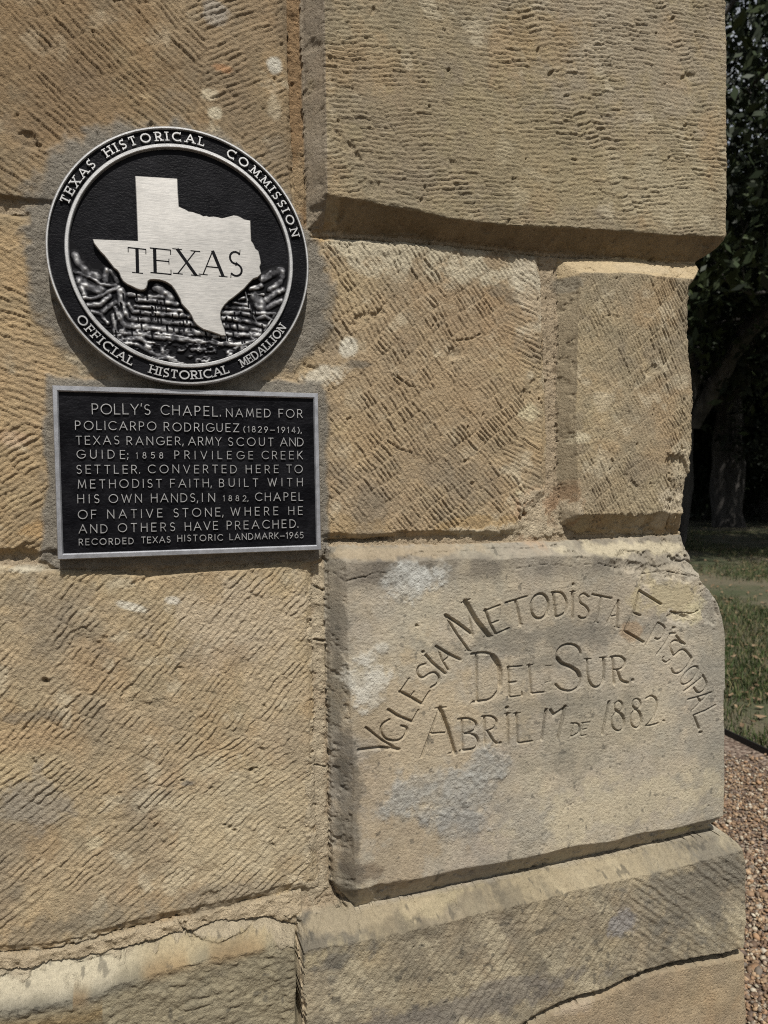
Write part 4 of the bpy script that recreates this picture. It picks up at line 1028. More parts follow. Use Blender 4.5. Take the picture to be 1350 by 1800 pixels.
def extrude_poly(name, pts, y0, y1, mat, parent, bevel=.0008):
    P = np.array(pts); n = len(P)
    A_ = sum(P[i - 1][0]*P[i][1] - P[i][0]*P[i - 1][1] for i in range(n))
    if A_ < 0: P = P[::-1]
    ins = []
    for i in range(n):
        t1 = P[i] - P[i - 1]; t2 = P[(i + 1) % n] - P[i]; t1 /= np.linalg.norm(t1); t2 /= np.linalg.norm(t2)
        nn_ = np.array([-(t1 + t2)[1], (t1 + t2)[0]]); nn_ /= np.linalg.norm(nn_) + 1e-9
        ins.append(P[i] + nn_*bevel)
    V = [(p[0], -(y0) + .010, p[1]) for p in P] + [(p[0], -(y1 - bevel) + .010, p[1]) for p in P] + [(p[0], -y1 + .010, p[1]) for p in ins]
    F = []
    for i in range(n):
        j_ = (i + 1) % n; F.append((i, j_, n + j_, n + i)); F.append((n + i, n + j_, 2*n + j_, 2*n + i))
    F.append(tuple(range(2*n, 3*n)))
    return mesh_np(name, np.array(V), F, mat, parent)
state = extrude_poly('state_outline', [zloc(*p) for p in TXP], .0288, .0368, M_ALU, med)

# TEXAS, black serif capitals let into the state
def xf_med(x, z, out): return (x, -out + .010, z)
ta, tb_ = zloc(412, 690, .0368), zloc(925, 707, .0368)
for ch, xa_, xb_, hgt in (('T', 415, 493, 108), ('E', 532, 602, 108), ('X', 632, 712, 108), ('A', 744, 832, 108), ('S', 862, 915, 106)):
    xm = (xa_ - 412)/513; bl = 689 + 17*xm
    p = zloc(xa_, bl, .0368); q = zloc(xb_, bl, .0368); t = zloc(xa_, bl - hgt, .0368); h = t[1] - p[1]
    w0 = FONT[ch][0]; xs = (q[0] - p[0])/(w0*h)
    make_letter(ch, p[0], p[1], h, med, M_INK, .0362, .0370, .17, lambda x, z, o, p=p, q=q: xf_med(x, z + (x - p[0])*(q[1] - p[1])/(q[0] - p[0] + 1e-9)*0 - (x - p[0])*.035, o), True, .36, .26, xs)

# ring lettering
def ring_word(word, a0, a1, top=True, h=.060):
    ws = [max(FONT[c][0], .16) + .30 for c in word]; 
    hh = h*R; tot = sum(ws) - .30; gap = 0
    rb = R*(.892) if top else R*(.892 + .060)
    span = math.radians(a0 - a1); arc_len = abs(span)*R*.92; k = arc_len/(tot*hh)
    pos = 0
    for c, w_ in zip(word, ws):
        x0_ = pos
        cxm = (pos + (w_ - .30)/2)*hh*k; aa = math.radians(a0) - math.copysign(cxm/(R*.92), span)
        def xf(x, z, o, aa=aa, c=c):
            lx = x; 
            if top:
                er = np.array([math.cos(aa), math.sin(aa)]); et = np.array([math.sin(aa), -math.cos(aa)]); p = er*(rb + z) + et*lx
            else:
                er = np.array([math.cos(aa), math.sin(aa)]); et = np.array([-math.sin(aa), math.cos(aa)]); p = er*(rb - z) + et*lx
            return (p[0], -o + .010, p[1])
        cw = FONT[c][0]; xs_ = min(k, 1.15)
        make_letter(c, -cw*hh*xs_/2, 0, hh, med, M_RIM, .0298, .0332, .23, xf, True, .80, .62, xs_)
        pos += w_
ring_word('TEXAS', 158.5, 134.5); ring_word('HISTORICAL', 127.5, 78.5); ring_word('COMMISSION', 67.5, 14.5)
ring_word('OFFICIAL', 213, 244.5, False); ring_word('HISTORICAL', 253, 290.5, False); ring_word('MEDALLION', 297.5, 327, False)

# canyon landscape relief
gx = np.arange(-.84*R, .84*R, .0007); gz = np.arange(-.84*R, .08*R, .0007)
GX, GZ = np.meshgrid(gx, gz)
def L2(x, y): return zloc(((100 + x/5.87) - 60)*2.5, ((440 + y/5.87) - 200)*2.5, .031)
def R2(x, y): return zloc(((320 + x/6.136) - 60)*2.5, ((440 + y/6.136) - 200)*2.5, .031)
RH = np.zeros(GX.shape)
def rl(pts, w, T=L2, hgt=1.0, jag=.0008):
    global RH
    P = [T(*p) for p in pts]; ww = w*1.18/5.9/1250.0
    d = np.full(GX.shape, 1e9)
    for p, q in zip(P[:-1], P[1:]): d = np.minimum(d, seg_dist(GX, GZ, p, q))
    d = d + jag*noise(GX, GZ, .005, 91) + .0003*noise(GX, GZ, .0018, 92)
    RH = np.maximum(RH, hgt*np.clip(1 - np.abs(d/(ww*.66))**4, 0, 1)*(.78 + .22*noise(GX, GZ, .007, 93))*np.clip(1.06 - .5*np.abs(d/(ww*.66)), 0, 1))
for p, w in [([(740, 540), (790, 620), (900, 635), (1110, 650), (1400, 668)], 40), ([(680, 590), (740, 690), (900, 705), (1060, 720), (1260, 740), (1500, 748)], 48), ([(640, 640), (690, 765), (900, 780), (1190, 812), (1560, 850)], 54),
             ([(580, 660), (605, 830), (700, 842), (860, 862), (1100, 890), (1500, 930)], 44), ([(830, 500), (1000, 508), (1240, 545)], 42), ([(800, 565), (1000, 582), (1290, 612)], 34), ([(740, 440), (950, 468), (1100, 470)], 40),
             ([(1030, 370), (1080, 400), (1170, 480)], 70), ([(180, 30), (230, 120), (320, 225), (420, 250)], 70), ([(180, 205), (350, 270), (450, 340), (600, 345)], 34), ([(270, 480), (400, 480), (520, 420), (640, 365)], 34),
             ([(320, 555), (440, 545), (540, 460)], 44), ([(500, 190), (500, 290)], 60), ([(560, 200), (620, 310)], 44), ([(660, 410), (670, 540)], 70), ([(350, 615), (450, 650), (520, 740)], 34), ([(470, 620), (600, 520)], 40),
             ([(240, 290), (330, 370), (440, 390)], 80), ([(220, 330), (280, 430)], 50), ([(600, 580), (640, 700)], 40), ([(720, 920), (860, 890), (930, 960)], 44), ([(820, 960), (1000, 1060), (1200, 1110)], 40)]:
    rl(p, w)
for p, w in [([(870, 290), (1000, 225), (1080, 200)], 64), ([(1090, 260), (1060, 340), (960, 410)], 54), ([(920, 520), (1000, 450), (1090, 415)], 56), ([(930, 610), (1010, 560), (1080, 530)], 50), ([(740, 400), (860, 370)], 44), ([(720, 465), (890, 465)], 20),
             ([(800, 500), (860, 590)], 100), ([(690, 440), (720, 570), (770, 700), (815, 765)], 20), ([(560, 555), (720, 580)], 34), ([(480, 600), (600, 610), (740, 625)], 40), ([(440, 660), (640, 665), (750, 690)], 44), ([(440, 720), (620, 735), (800, 775), (900, 810)], 44),
             ([(460, 800), (700, 830), (850, 860)], 50), ([(490, 890), (700, 905), (845, 905)], 44), ([(430, 990), (600, 1010), (790, 970)], 40), ([(340, 955), (440, 1000)], 40), ([(780, 665), (1010, 672)], 34), ([(820, 730), (900, 700), (990, 740)], 34), ([(1000, 690), (900, 860)], 20), ([(-200, 900), (100, 940), (160, 985), (300, 980), (440, 1015)], 30), ([(620, 520), (680, 500)], 30), ([(100, 1060), (250, 1060)], 30)]:
    rl(p, w, R2)
# rubble at the canyon floor
xx0, zz1 = zloc(300, 960, .031); _, zz2 = zloc(300, 1100, .031)
rub = fbm(GX, GZ*1.6, .010, 3, 95); flo = sst(.004, -.004, GZ - (zloc(600, 955)[1] + .25*(np.abs(GX) ** 1.5)))
RH = np.maximum(RH, flo*np.clip(.35 + 1.5*rub, 0, 1)*.9)
RH *= (.9 + .18*noise(GX, GZ, .004, 96))
for i in range(70):                       # vertical cracks in the ledges
    xr_, zr_ = rs.uniform(-.55, .62)*R, rs.uniform(-.62, -.30)*R
    d = seg_dist(GX, GZ, (xr_, zr_), (xr_ + .0006, zr_ - .008)); RH *= (1 - .85*np.exp(-(d/.0006)**2))
inside = (np.hypot(GX, GZ) < R*.833)
top_line = np.interp(GX, [zloc(*p)[0] for p in [(160, 580), (185, 610), (240, 680), (330, 680), (380, 740), (500, 770), (800, 850), (960, 740), (1040, 690), (1110, 675)]], [zloc(*p)[1] for p in [(160, 560), (185, 590), (240, 660), (330, 655), (380, 720), (500, 720), (800, 800), (960, 720), (1040, 670), (1110, 660)]])
inside &= (GZ < top_line + .004)
RH = np.clip(RH, 0, 1.1)
ids = -np.ones(GX.shape, int); keep = inside
ids[keep] = np.arange(keep.sum())
q = np.stack([ids[:-1, :-1], ids[:-1, 1:], ids[1:, 1:], ids[1:, :-1]], -1).reshape(-1, 4); q = q[(q >= 0).all(1)]
V = np.stack([GX[keep], -(.0291 + .0042*RH[keep]) + .010, GZ[keep]], -1)
mr, nt, b = newmat('canyon_relief_metal')
at = N(nt, 'ShaderNodeAttribute', attribute_name='bare')
nn = noise_node(nt, 500, 4, .7); jit = math_n(nt, 'ADD', at.outputs['Fac'], math_n(nt, 'MULTIPLY', math_n(nt, 'SUBTRACT', nn.outputs['Fac'], .5), .3))
rp = ramp(nt, jit, [(.40, (0.005, .005, .006)), (.62, (.12, .12, .125)), (.90, (.46, .46, .45))])
nt.links.new(rp.outputs[0], b.inputs['Base Color']); mt = ramp(nt, jit, [(.45, 0.0), (.6, .85)]); nt.links.new(mt.outputs[0], b.inputs['Metallic']); b.inputs['Roughness'].default_value = .66; b.inputs['Specular IOR Level'].default_value = .08
mesh_np('canyon_relief', V, q, mr, med, True, {'bare': ('FLOAT', RH[keep])})

# ------------------------------------------------------------------ PLAQUE
D_PL = 0.020
def pq(zx, zy, d=D_PL):
    x, z = Pw(60 + zx/2.5, 650 + zy/2.5, d); return float(x), float(z)
cTL, cTR, cBR, cBL = pq(78, 68), pq(1248, 103), pq(1262, 792), pq(103, 835)
pc0 = (sum(p[0] for p in (cTL, cTR, cBR, cBL))/4, sum(p[1] for p in (cTL, cTR, cBR, cBL))/4)
print('plaque corners', cTL, cTR, cBR, cBL)
plq = empty('plaque', (pc0[0], -.004, pc0[1]))
tag(plq, "rectangular black plaque with raised silver text about POLLY'S CHAPEL under the medallion", 'plaque')
def PL(u, v):                              # u 0..1 left-right, v 0..1 top-bottom, local coordinates
    a = np.array(cTL)*(1 - u)*(1 - v) + np.array(cTR)*u*(1 - v) + np.array(cBR)*u*v + np.array(cBL)*(1 - u)*v
    return a[0] - pc0[0], a[1] - pc0[1]
def slab(mb, corners, y0, y1, bev=0.0):
    c = np.array(corners); cen = c.mean(0); ci = c + (cen - c)/np.linalg.norm(cen - c, axis=1)[:, None]*bev
    v = [(p[0], -y0 + .009, p[1]) for p in c] + [(p[0], -(y1 - bev) + .009, p[1]) for p in c] + [(p[0], -y1 + .009, p[1]) for p in ci]
    f = [(0, 1, 2, 3), (8, 11, 10, 9)]
    for i in range(4):
        j_ = (i + 1) % 4; f += [(i, i + 4, j_ + 4, j_), (i + 4, i + 8, j_ + 8, j_ + 4)]
    mb.add(v, f)
mb = MB(); slab(mb, [PL(.006, .01), PL(.994, .01), PL(.994, .99), PL(.006, .99)], .004, .0215); mb.build('backing_plate', M_FRAME, plq)
bt, bs = 9.6/285, 9.6/465
mb = MB(); slab(mb, [PL(bs*.9, bt*.9), PL(1 - bs*.9, bt*.9), PL(1 - bs*.9, 1 - bt*.9), PL(bs*.9, 1 - bt*.9)], .0214, .0222); 
# subdivided leather-grained field
NU, NV = 150, 90
uu, vv = np.meshgrid(np.linspace(bs*.9, 1 - bs*.9, NU), np.linspace(bt*.9, 1 - bt*.9, NV))
fx = np.zeros(uu.shape); fz = np.zeros(uu.shape)
for i in range(NV):
    for k in range(NU): fx[i, k], fz[i, k] = PL(uu[i, k], vv[i, k])
fy = .0220 + .0005*np.abs(fbm(fx, fz*2, .02, 4, 97))
I2 = np.arange(NU*NV).reshape(NV, NU)
q = np.stack([I2[:-1, :-1], I2[1:, :-1], I2[1:, 1:], I2[:-1, 1:]], -1).reshape(-1, 4)
mesh_np('field', np.stack([fx, -fy + .009, fz], -1).reshape(-1, 3), q, M_BLACK, plq, True)
# frame: four bars with mitred corners, bevelled on both edges
o4 = [(0, 0), (1, 0), (1, 1), (0, 1)]; i4 = [(bs, bt), (1 - bs, bt), (1 - bs, 1 - bt), (bs, 1 - bt)]
def lerp2(a, b, t): return (a[0] + (b[0] - a[0])*t, a[1] + (b[1] - a[1])*t)
for e in range(4):
    a, b2 = e, (e + 1) % 4
    mb = MB(); v = []
    for k in (a, b2):
        for (t, d) in ((0, .006), (0, .0245), (.14, .0262), (.80, .0262), (1, .0245), (1, .0212)):
            p = PL(*lerp2(o4[k], i4[k], t)); v.append((p[0], -d + .009, p[1]))
    f = [(k, k + 1, k + 7, k + 6) for k in range(5)]
    mb.add(v, f); mb.build('frame_bar', M_FRAME, plq)
LINES = [
 [("POLLY'S", 252, 512, 191, 194, 44), ("CHAPEL.", 556, 828, 195, 202, 41), ("NAMED", 845, 1042, 204, 206, 35), ("FOR", 1077, 1183, 207, 208, 35)],
 [("POLICARPO", 178, 538, 260, 264, 37), ("RODRIGUEZ", 570, 903, 266, 272, 36), ("(1829-1914),", 922, 1185, 272, 276, 25)],
 [("TEXAS", 182, 374, 326, 326, 36), ("RANGER,", 406, 664, 328, 329, 35), ("ARMY", 678, 826, 329, 330, 35), ("SCOUT", 854, 1055, 332, 333, 35), ("AND", 1084, 1188, 334, 334, 35)],
 [("GUIDE;", 184, 428, 388, 389, 36), ("1858", 447, 568, 388, 388, 26), ("PRIVILEGE", 617, 965, 390, 391, 34), ("CREEK", 1002, 1184, 391, 391, 34)],
 [("SETTLER.", 184, 474, 455, 454, 36), ("CONVERTED", 500, 893, 453, 453, 35), ("HERE", 932, 1078, 453, 452, 34), ("TO", 1112, 1184, 452, 452, 34)],
 [("METHODIST", 190, 562, 521, 516, 36), ("FAITH,", 598, 790, 516, 514, 35), ("BUILT", 814, 988, 514, 512, 34), ("WITH", 1028, 1184, 511, 510, 34)],
 [("HIS", 188, 286, 586, 585, 36), ("OWN", 326, 474, 585, 583, 36), ("HANDS,", 513, 727, 582, 580, 36), ("IN", 738, 797, 579, 579, 36), ("1882,", 832, 955, 577, 577, 24), ("CHAPEL", 973, 1186, 576, 574, 34)],
 [("OF", 190, 273, 656, 655, 37), ("NATIVE", 320, 565, 653, 648, 36), ("STONE,", 613, 843, 648, 643, 36), ("WHERE", 865, 1076, 641, 638, 35), ("HE", 1120, 1184, 637, 636, 34)],
 [("AND", 194, 322, 719, 717, 36), ("OTHERS", 366, 620, 714, 709, 36), ("HAVE", 663, 810, 708, 702, 35), ("PREACHED.", 848, 1172, 702, 694, 35)],
 [("RECORDED", 194, 437, 772, 766, 26), ("TEXAS", 470, 600, 763, 759, 26), ("HISTORIC", 630, 831, 755, 751, 26), ("LANDMARK-1965", 860, 1188, 749, 740, 26)]]
rl_ = random.Random(4)
for line in LINES:
    tl = empty('text_line', (0, 0, 0), plq)
    tl['label'] = 'raised silver text reading ' + ' '.join(w[0] for w in line)
    for (word, xa_, xb_, ya, yb, ch_) in line:
        p = pq(xa_, ya, .0245); q2 = pq(xb_, yb, .0245); t = pq(xa_, ya - ch_, .0245)
        p = (p[0] - pc0[0], p[1] - pc0[1]); q2 = (q2[0] - pc0[0], q2[1] - pc0[1]); h = t[1] - pc0[1] - p[1]
        L = math.hypot(q2[0] - p[0], q2[1] - p[1]); ux, uz = (q2[0] - p[0])/L, (q2[1] - p[1])/L
        sw = .108 if ch_ > 30 else .13
        ws = [FONT[c][0] for c in word]; n = len(word)
        Lin = L - sw*h; gap = (Lin/h - sum(ws))/max(n - 1, 1); xs = 1.0
        if gap < .24: xs = (Lin/h - .24*(n - 1))/sum(ws); gap = .24
        pos = sw/2
        for c, w_ in zip(word, ws):
            if c in ".,;'" and c != word[0] and gap > .3: pos -= (gap - .28)*.9
            jx, jz = rl_.uniform(-.012, .012)*h, rl_.uniform(-.02, .02)*h
            def xf(x, z, o, p=p, ux=ux, uz=uz): return (p[0] + x*ux - z*uz, -o + .009, p[1] + x*uz + z*ux)
            make_letter(c, pos*h + jx, jz, h, tl, M_LET if 'M_LET' in globals() else M_RIM, .0219, .0243, sw, xf, False, 1, 1, xs)
            pos += w_*xs + gap
            if c in ".,;'" and gap > .3: pos += (gap - .28)*.9*(1 if c == "'" else 0)

# ------------------------------------------------------------------ GROUND, GRAVEL, GRASS
m, nt, b = newmat('dry_lawn_soil')
n1_ = noise_node(nt, .8, 6, .65); n2_ = noise_node(nt, 14, 6, .7); n3_ = noise_node(nt, 90, 4, .7)
c1_ = ramp(nt, n2_.outputs['Fac'], [(.3, (.030, .040, .014)), (.55, (.055, .062, .024)), (.75, (.12, .10, .06))])
c2_ = ramp(nt, n1_.outputs['Fac'], [(.42, (.045, .055, .02)), (.60, (.16, .125, .085))])
mx = mixc(nt, .5, c1_.outputs[0], c2_.outputs[0]); c3_ = ramp(nt, n3_.outputs['Fac'], [(.3, .6), (.7, 1.4)])
nt.links.new(mixc(nt, 1, mx, c3_.outputs[0], 'MULTIPLY'), b.inputs['Base Color']); b.inputs['Roughness'].default_value = 1
bp = N(nt, 'ShaderNodeBump'); bp.inputs['Distance'].default_value = .03; nt.links.new(n2_.outputs['Fac'], bp.inputs['Height']); nt.links.new(bp.outputs[0], b.inputs['Normal'])
g_ = mesh_np('ground', np.array([(-250, -250, 0), (250, -250, 0), (250, 250, 0), (-250, 250, 0)]), [(0, 1, 2, 3)], m); g_['kind'] = 'structure'
# edging strip runs through the two pixels seen
ea = np.array([float(v) for v in Pg(1278, 1296)]); eb = np.array([float(v) for v in Pg(1350, 1332)])
ed = (eb - ea)/np.linalg.norm(eb - ea); en = np.array([-ed[1], ed[0]])
if (np.array([XC, 0.0]) - ea) @ en > 0: en = -en
E0 = ea - ed*14; E1 = ea + ed*9
print('edging', ea, eb, ed, en)
gm, nt, b = newmat('gravel_bed'); vo = N(nt, 'ShaderNodeTexVoronoi'); vo.inputs['Scale'].default_value = 70; tc = N(nt, 'ShaderNodeTexCoord'); nt.links.new(tc.outputs['Object'], vo.inputs['Vector'])
rc = ramp(nt, vo.outputs['Color'], [(.2, (.07, .045, .03)), (.5, (.15, .105, .075)), (.8, (.27, .215, .165))]); nt.links.new(rc.outputs[0], b.inputs['Base Color']); b.inputs['Roughness'].default_value = .9
bp = N(nt, 'ShaderNodeBump'); bp.inputs['Distance'].default_value = .01; nt.links.new(vo.outputs['Distance'], bp.inputs['Height']); bp.invert = True; nt.links.new(bp.outputs[0], b.inputs['Normal'])
# the bed lies between the wall and the edging
gb = [E0, E1, E1 - en*14, E0 - en*14]
g_ = mesh_np('gravel_path', np.array([(p[0], p[1], .006) for p in gb]), [(3, 2, 1, 0)], gm); g_['kind'] = 'structure'
mb = MB()
n = 40; th = .006
for i in range(n):
    t0, t1 = i/n, (i + 1)/n
    p0 = E0 + (E1 - E0)*t0; p1 = E0 + (E1 - E0)*t1
for sgn in (0,):
    v = []
    for i in range(n + 1):
        p = E0 + (E1 - E0)*i/n; hgt = .036 + .005*math.sin(i*1.3)
        v += [(p[0], p[1], -.03), (p[0], p[1], hgt), (p[0] + en[0]*th, p[1] + en[1]*th, hgt), (p[0] + en[0]*th, p[1] + en[1]*th, -.03)]
    f = []
    for i in range(n):
        a = 4*i
        for k in range(3): f.append((a + k, a + k + 1, a + k + 5, a + k + 4))
    mb.add(v, f)
em = metal_material('black_steel_edging', (.02, .02, .02), .6, metallic=.2)
tag(mb.build('garden_edging', em), 'thin black metal edging strip between the gravel and the lawn', 'edging')

# pebbles, real stones strewn over the bed
def ico():
    import bmesh
    bm = bmesh.new(); bmesh.ops.create_icosphere(bm, subdivisions=1, radius=1.0)
    v = np.array([x.co[:] for x in bm.verts]); f = np.array([[q.index for q in x.verts] for x in bm.faces]); bm.free(); return v, f
IV, IF = ico()
rp_ = np.random.RandomState(9)
def scatter_pebbles(name, n, pos, size):
    k = len(IV); V = np.zeros((n, k, 3), np.float32); ax = rp_.rand(n, 3)*np.array([.8, .8, .5]) + np.array([.6, .6, .45])
    th_ = rp_.rand(n)*2*math.pi; s = size
    P = IV[None]*(1 + .22*(rp_.rand(n, k, 1) - .5))*ax[:, None, :]*s[:, None, None]
    c_, s_ = np.cos(th_)[:, None], np.sin(th_)[:, None]; tl_ = (rp_.rand(n, 1) - .5)*.9
    x = P[..., 0]*c_ - P[..., 1]*s_; y = P[..., 0]*s_ + P[..., 1]*c_; z = P[..., 2] + x*tl_
    V[..., 0] = x + pos[:, 0:1]; V[..., 1] = y + pos[:, 1:2]; V[..., 2] = z + pos[:, 2:3]
    F = (IF[None] + (np.arange(n)*k)[:, None, None]).reshape(-1, 3)
    pal = np.array([(.30, .20, .13), (.42, .30, .20), (.20, .13, .09), (.50, .44, .36), (.34, .26, .20), (.14, .10, .08), (.60, .55, .48), (.38, .24, .15), (.24, .20, .17)])
    ci = rp_.choice(len(pal), n, p=[.2, .17, .17, .09, .12, .09, .04, .08, .04]); cc = np.array([.70, .68, .60])*pal[ci]*(.75 + .5*rp_.rand(n, 1))
    Cc_ = np.concatenate([np.repeat(cc, k, 0), np.ones((n*k, 1))], 1)
    pm, nt, b = newmat('pebble_stone'); a_ = N(nt, 'ShaderNodeAttribute', attribute_name='tone'); nz = noise_node(nt, 120, 4, .6); r_ = ramp(nt, nz.outputs['Fac'], [(.3, .8), (.7, 1.15)])
    nt.links.new(mixc(nt, 1, a_.outputs['Color'], r_.outputs[0], 'MULTIPLY'), b.inputs['Base Color']); b.inputs['Roughness'].default_value = .75
    o = mesh_np(name, V.reshape(-1, 3), F, pm, None, False, {'tone': ('FLOAT_COLOR', Cc_)}); o['kind'] = 'stuff'
    return tag(o, 'brown and tan pea gravel covering the path beside the wall', 'gravel')
# strip seen past the corner: dense
c0 = np.array([float(v) for v in Pg(1300, 1800)]); far_g = ea
pos = []
npb = 26000
t = rp_.rand(npb)**1.1; base_p = c0[None]*(1 - t[:, None]) + (far_g + ed*.25)[None]*t[:, None]
dirn = (far_g - c0)/np.linalg.norm(far_g - c0); lat = np.array([dirn[1], -dirn[0]])
off = (rp_.rand(npb) - .40)*(.62 + 1.0*t); base_p = base_p + lat[None]*off[:, None] - dirn[None]*rp_.rand(npb, 1)*.3
ok = ((base_p - ea)@en < -.008) & ~((base_p[:, 0] < float(base_side) + .02) & (base_p[:, 1] > -.09))
base_p = base_p[ok]; sz_ = .0036 + .0052*rp_.rand(len(base_p))**2 + .008*(rp_.rand(len(base_p)) > .985)
scatter_pebbles('gravel', len(base_p), np.concatenate([base_p, (.008 + .008*rp_.rand(len(base_p), 1))], 1), sz_)

# grass blades
def blades(name, pos, hmin, hmax, wid, cols, label, cat):
    n = len(pos); V = np.zeros((n, 5, 3), np.float32); a = rp_.rand(n)*2*math.pi; h = hmin + (hmax - hmin)*rp_.rand(n)**1.5; w = wid*(.6 + .8*rp_.rand(n)); ln = (rp_.rand(n)*1.1)*h; la = rp_.rand(n)*2*math.pi
    dx, dy = np.cos(a)*w/2, np.sin(a)*w/2; lx, ly = np.cos(la)*ln, np.sin(la)*ln
    V[:, 0] = np.stack([pos[:, 0] - dx, pos[:, 1] - dy, 0*h - .003], -1); V[:, 1] = np.stack([pos[:, 0] + dx, pos[:, 1] + dy, 0*h - .003], -1)
    V[:, 2] = np.stack([pos[:, 0] + dx*.8 + lx*.35, pos[:, 1] + dy*.8 + ly*.35, h*.6], -1); V[:, 3] = np.stack([pos[:, 0] - dx*.8 + lx*.35, pos[:, 1] - dy*.8 + ly*.35, h*.6], -1)
    V[:, 4] = np.stack([pos[:, 0] + lx, pos[:, 1] + ly, h*.95], -1)
    b0 = np.arange(n)*5
    F = np.concatenate([np.stack([b0, b0 + 1, b0 + 2], -1), np.stack([b0, b0 + 2, b0 + 3], -1), np.stack([b0 + 3, b0 + 2, b0 + 4], -1)])
    cc = np.array(cols)[rp_.randint(0, len(cols), n)]*(.7 + .6*rp_.rand(n, 1)); Cc_ = np.concatenate([np.repeat(cc, 5, 0), np.ones((n*5, 1))], 1)
    pm, nt, b = newmat('grass_blade'); a_ = N(nt, 'ShaderNodeAttribute', attribute_name='tone'); nt.links.new(a_.outputs['Color'], b.inputs['Base Color']); b.inputs['Roughness'].default_value = .7; b.inputs['Specular IOR Level'].default_value = .2
    o = mesh_np(name, V.reshape(-1, 3), F, pm, None, False, {'tone': ('FLOAT_COLOR', Cc_)}); o['kind'] = 'stuff'
    return tag(o, label, cat)
vd = np.array([math.sin(math.radians(42)), math.cos(math.radians(42))])
cam2 = CAM[:2]
ng = 84000
rad = 3.5 + 16*rp_.rand(ng)**1.4; az = np.radians(np.where(rp_.rand(ng) < .55, 36 + 12*rp_.rand(ng), 10 + 54*rp_.rand(ng))); gp = cam2[None] + np.stack([np.sin(az), np.cos(az)], -1)*rad[:, None]
dens = fbm(gp[:, 0], gp[:, 1], 1.6, 4, 99)
ok = ((gp - ea)@en > .02) & (dens + .35*rp_.rand(ng) > .06)
gp = gp[ok]
blades('grass', gp, .02, .07, .006, [(.030, .050, .013), (.040, .062, .018), (.09, .10, .038), (.15, .125, .065), (.022, .034, .011)], 'patchy short green grass between the gravel and the trees', 'grass')
# fallen leaves and litter
nl = 5000; rad = 4 + 22*rp_.rand(nl); az = np.radians(12 + 50*rp_.rand(nl)); lp = cam2[None] + np.stack([np.sin(az), np.cos(az)], -1)*rad[:, None]; lp = lp[((lp - ea)@en > .05)]
V = []; n = len(lp); a = rp_.rand(n)*6.28; s = .018 + .02*rp_.rand(n)
LV = np.zeros((n, 4, 3), np.float32)
for k, (u_, v_) in enumerate(((-1, 0), (0, -.45), (1, 0), (0, .45))):
    LV[:, k, 0] = lp[:, 0] + (u_*np.cos(a) - v_*np.sin(a))*s; LV[:, k, 1] = lp[:, 1] + (u_*np.sin(a) + v_*np.cos(a))*s; LV[:, k, 2] = .012 + .02*rp_.rand(n)
pm, nt, b = newmat('dead_leaf'); nz = noise_node(nt, 8, 3, .6); r_ = ramp(nt, nz.outputs['Fac'], [(.35, (.10, .06, .03)), (.65, (.28, .20, .12))]); nt.links.new(r_.outputs[0], b.inputs['Base Color'])
tag(mesh_np('leaf_litter', LV.reshape(-1, 3), (np.arange(n*4).reshape(n, 4)), pm), 'scattered dry brown leaves lying on the grass', 'leaves')['kind'] = 'stuff'

# ------------------------------------------------------------------ TREES
bm_, nt, b = newmat('oak_bark'); nz = noise_node(nt, 9, 6, .7, vec_scale=(1, 1, .25)); r_ = ramp(nt, nz.outputs['Fac'], [(.35, (.018, .016, .014)), (.65, (.085, .077, .068))]); nt.links.new(r_.outputs[0], b.inputs['Base Color']); b.inputs['Roughness'].default_value = 1
bp = N(nt, 'ShaderNodeBump'); bp.inputs['Distance'].default_value = .05; nt.links.new(nz.outputs['Fac'], bp.inputs['Height']); nt.links.new(bp.outputs[0], b.inputs['Normal'])
lm, nt, b = newmat('oak_leaf'); a_ = N(nt, 'ShaderNodeAttribute', attribute_name='tone'); nt.links.new(a_.outputs['Color'], b.inputs['Base Color']); b.inputs['Roughness'].default_value = .6; b.inputs['Specular IOR Level'].default_value = .25

def limb(mb, p0, p1, r0, r1, seg=7, n=5, wob=.12, rnd=random):
    p0 = np.array(p0, float); p1 = np.array(p1, float); L = np.linalg.norm(p1 - p0); ax = (p1 - p0)/L
    s1 = np.cross(ax, [0.3, .1, 1]) if abs(ax[2]) < .9 else np.cross(ax, [1, 0, 0]); s1 /= np.linalg.norm(s1); s2 = np.cross(ax, s1)
    ctr = []; o_ = np.zeros(3)
    for i in range(n + 1):
        t = i/n
        if 0 < i < n: o_ = o_*.6 + (s1*rnd.uniform(-1, 1) + s2*rnd.uniform(-1, 1))*wob*L*.4
        else: o_ = o_*(0 if i == 0 else .5)
        ctr.append(p0 + (p1 - p0)*t + o_)
    v = []; f = []
    for i, c in enumerate(ctr):
        r = (r0 + (r1 - r0)*i/n)*rnd.uniform(.88, 1.12)
        for k in range(seg):
            a = 2*math.pi*k/seg; v.append(c + (s1*math.cos(a) + s2*math.sin(a))*r)
    for i in range(n):
        for k in range(seg): f.append((i*seg + k, i*seg + (k + 1) % seg, (i + 1)*seg + (k + 1) % seg, (i + 1)*seg + k))
    mb.add(v, f); return ctr

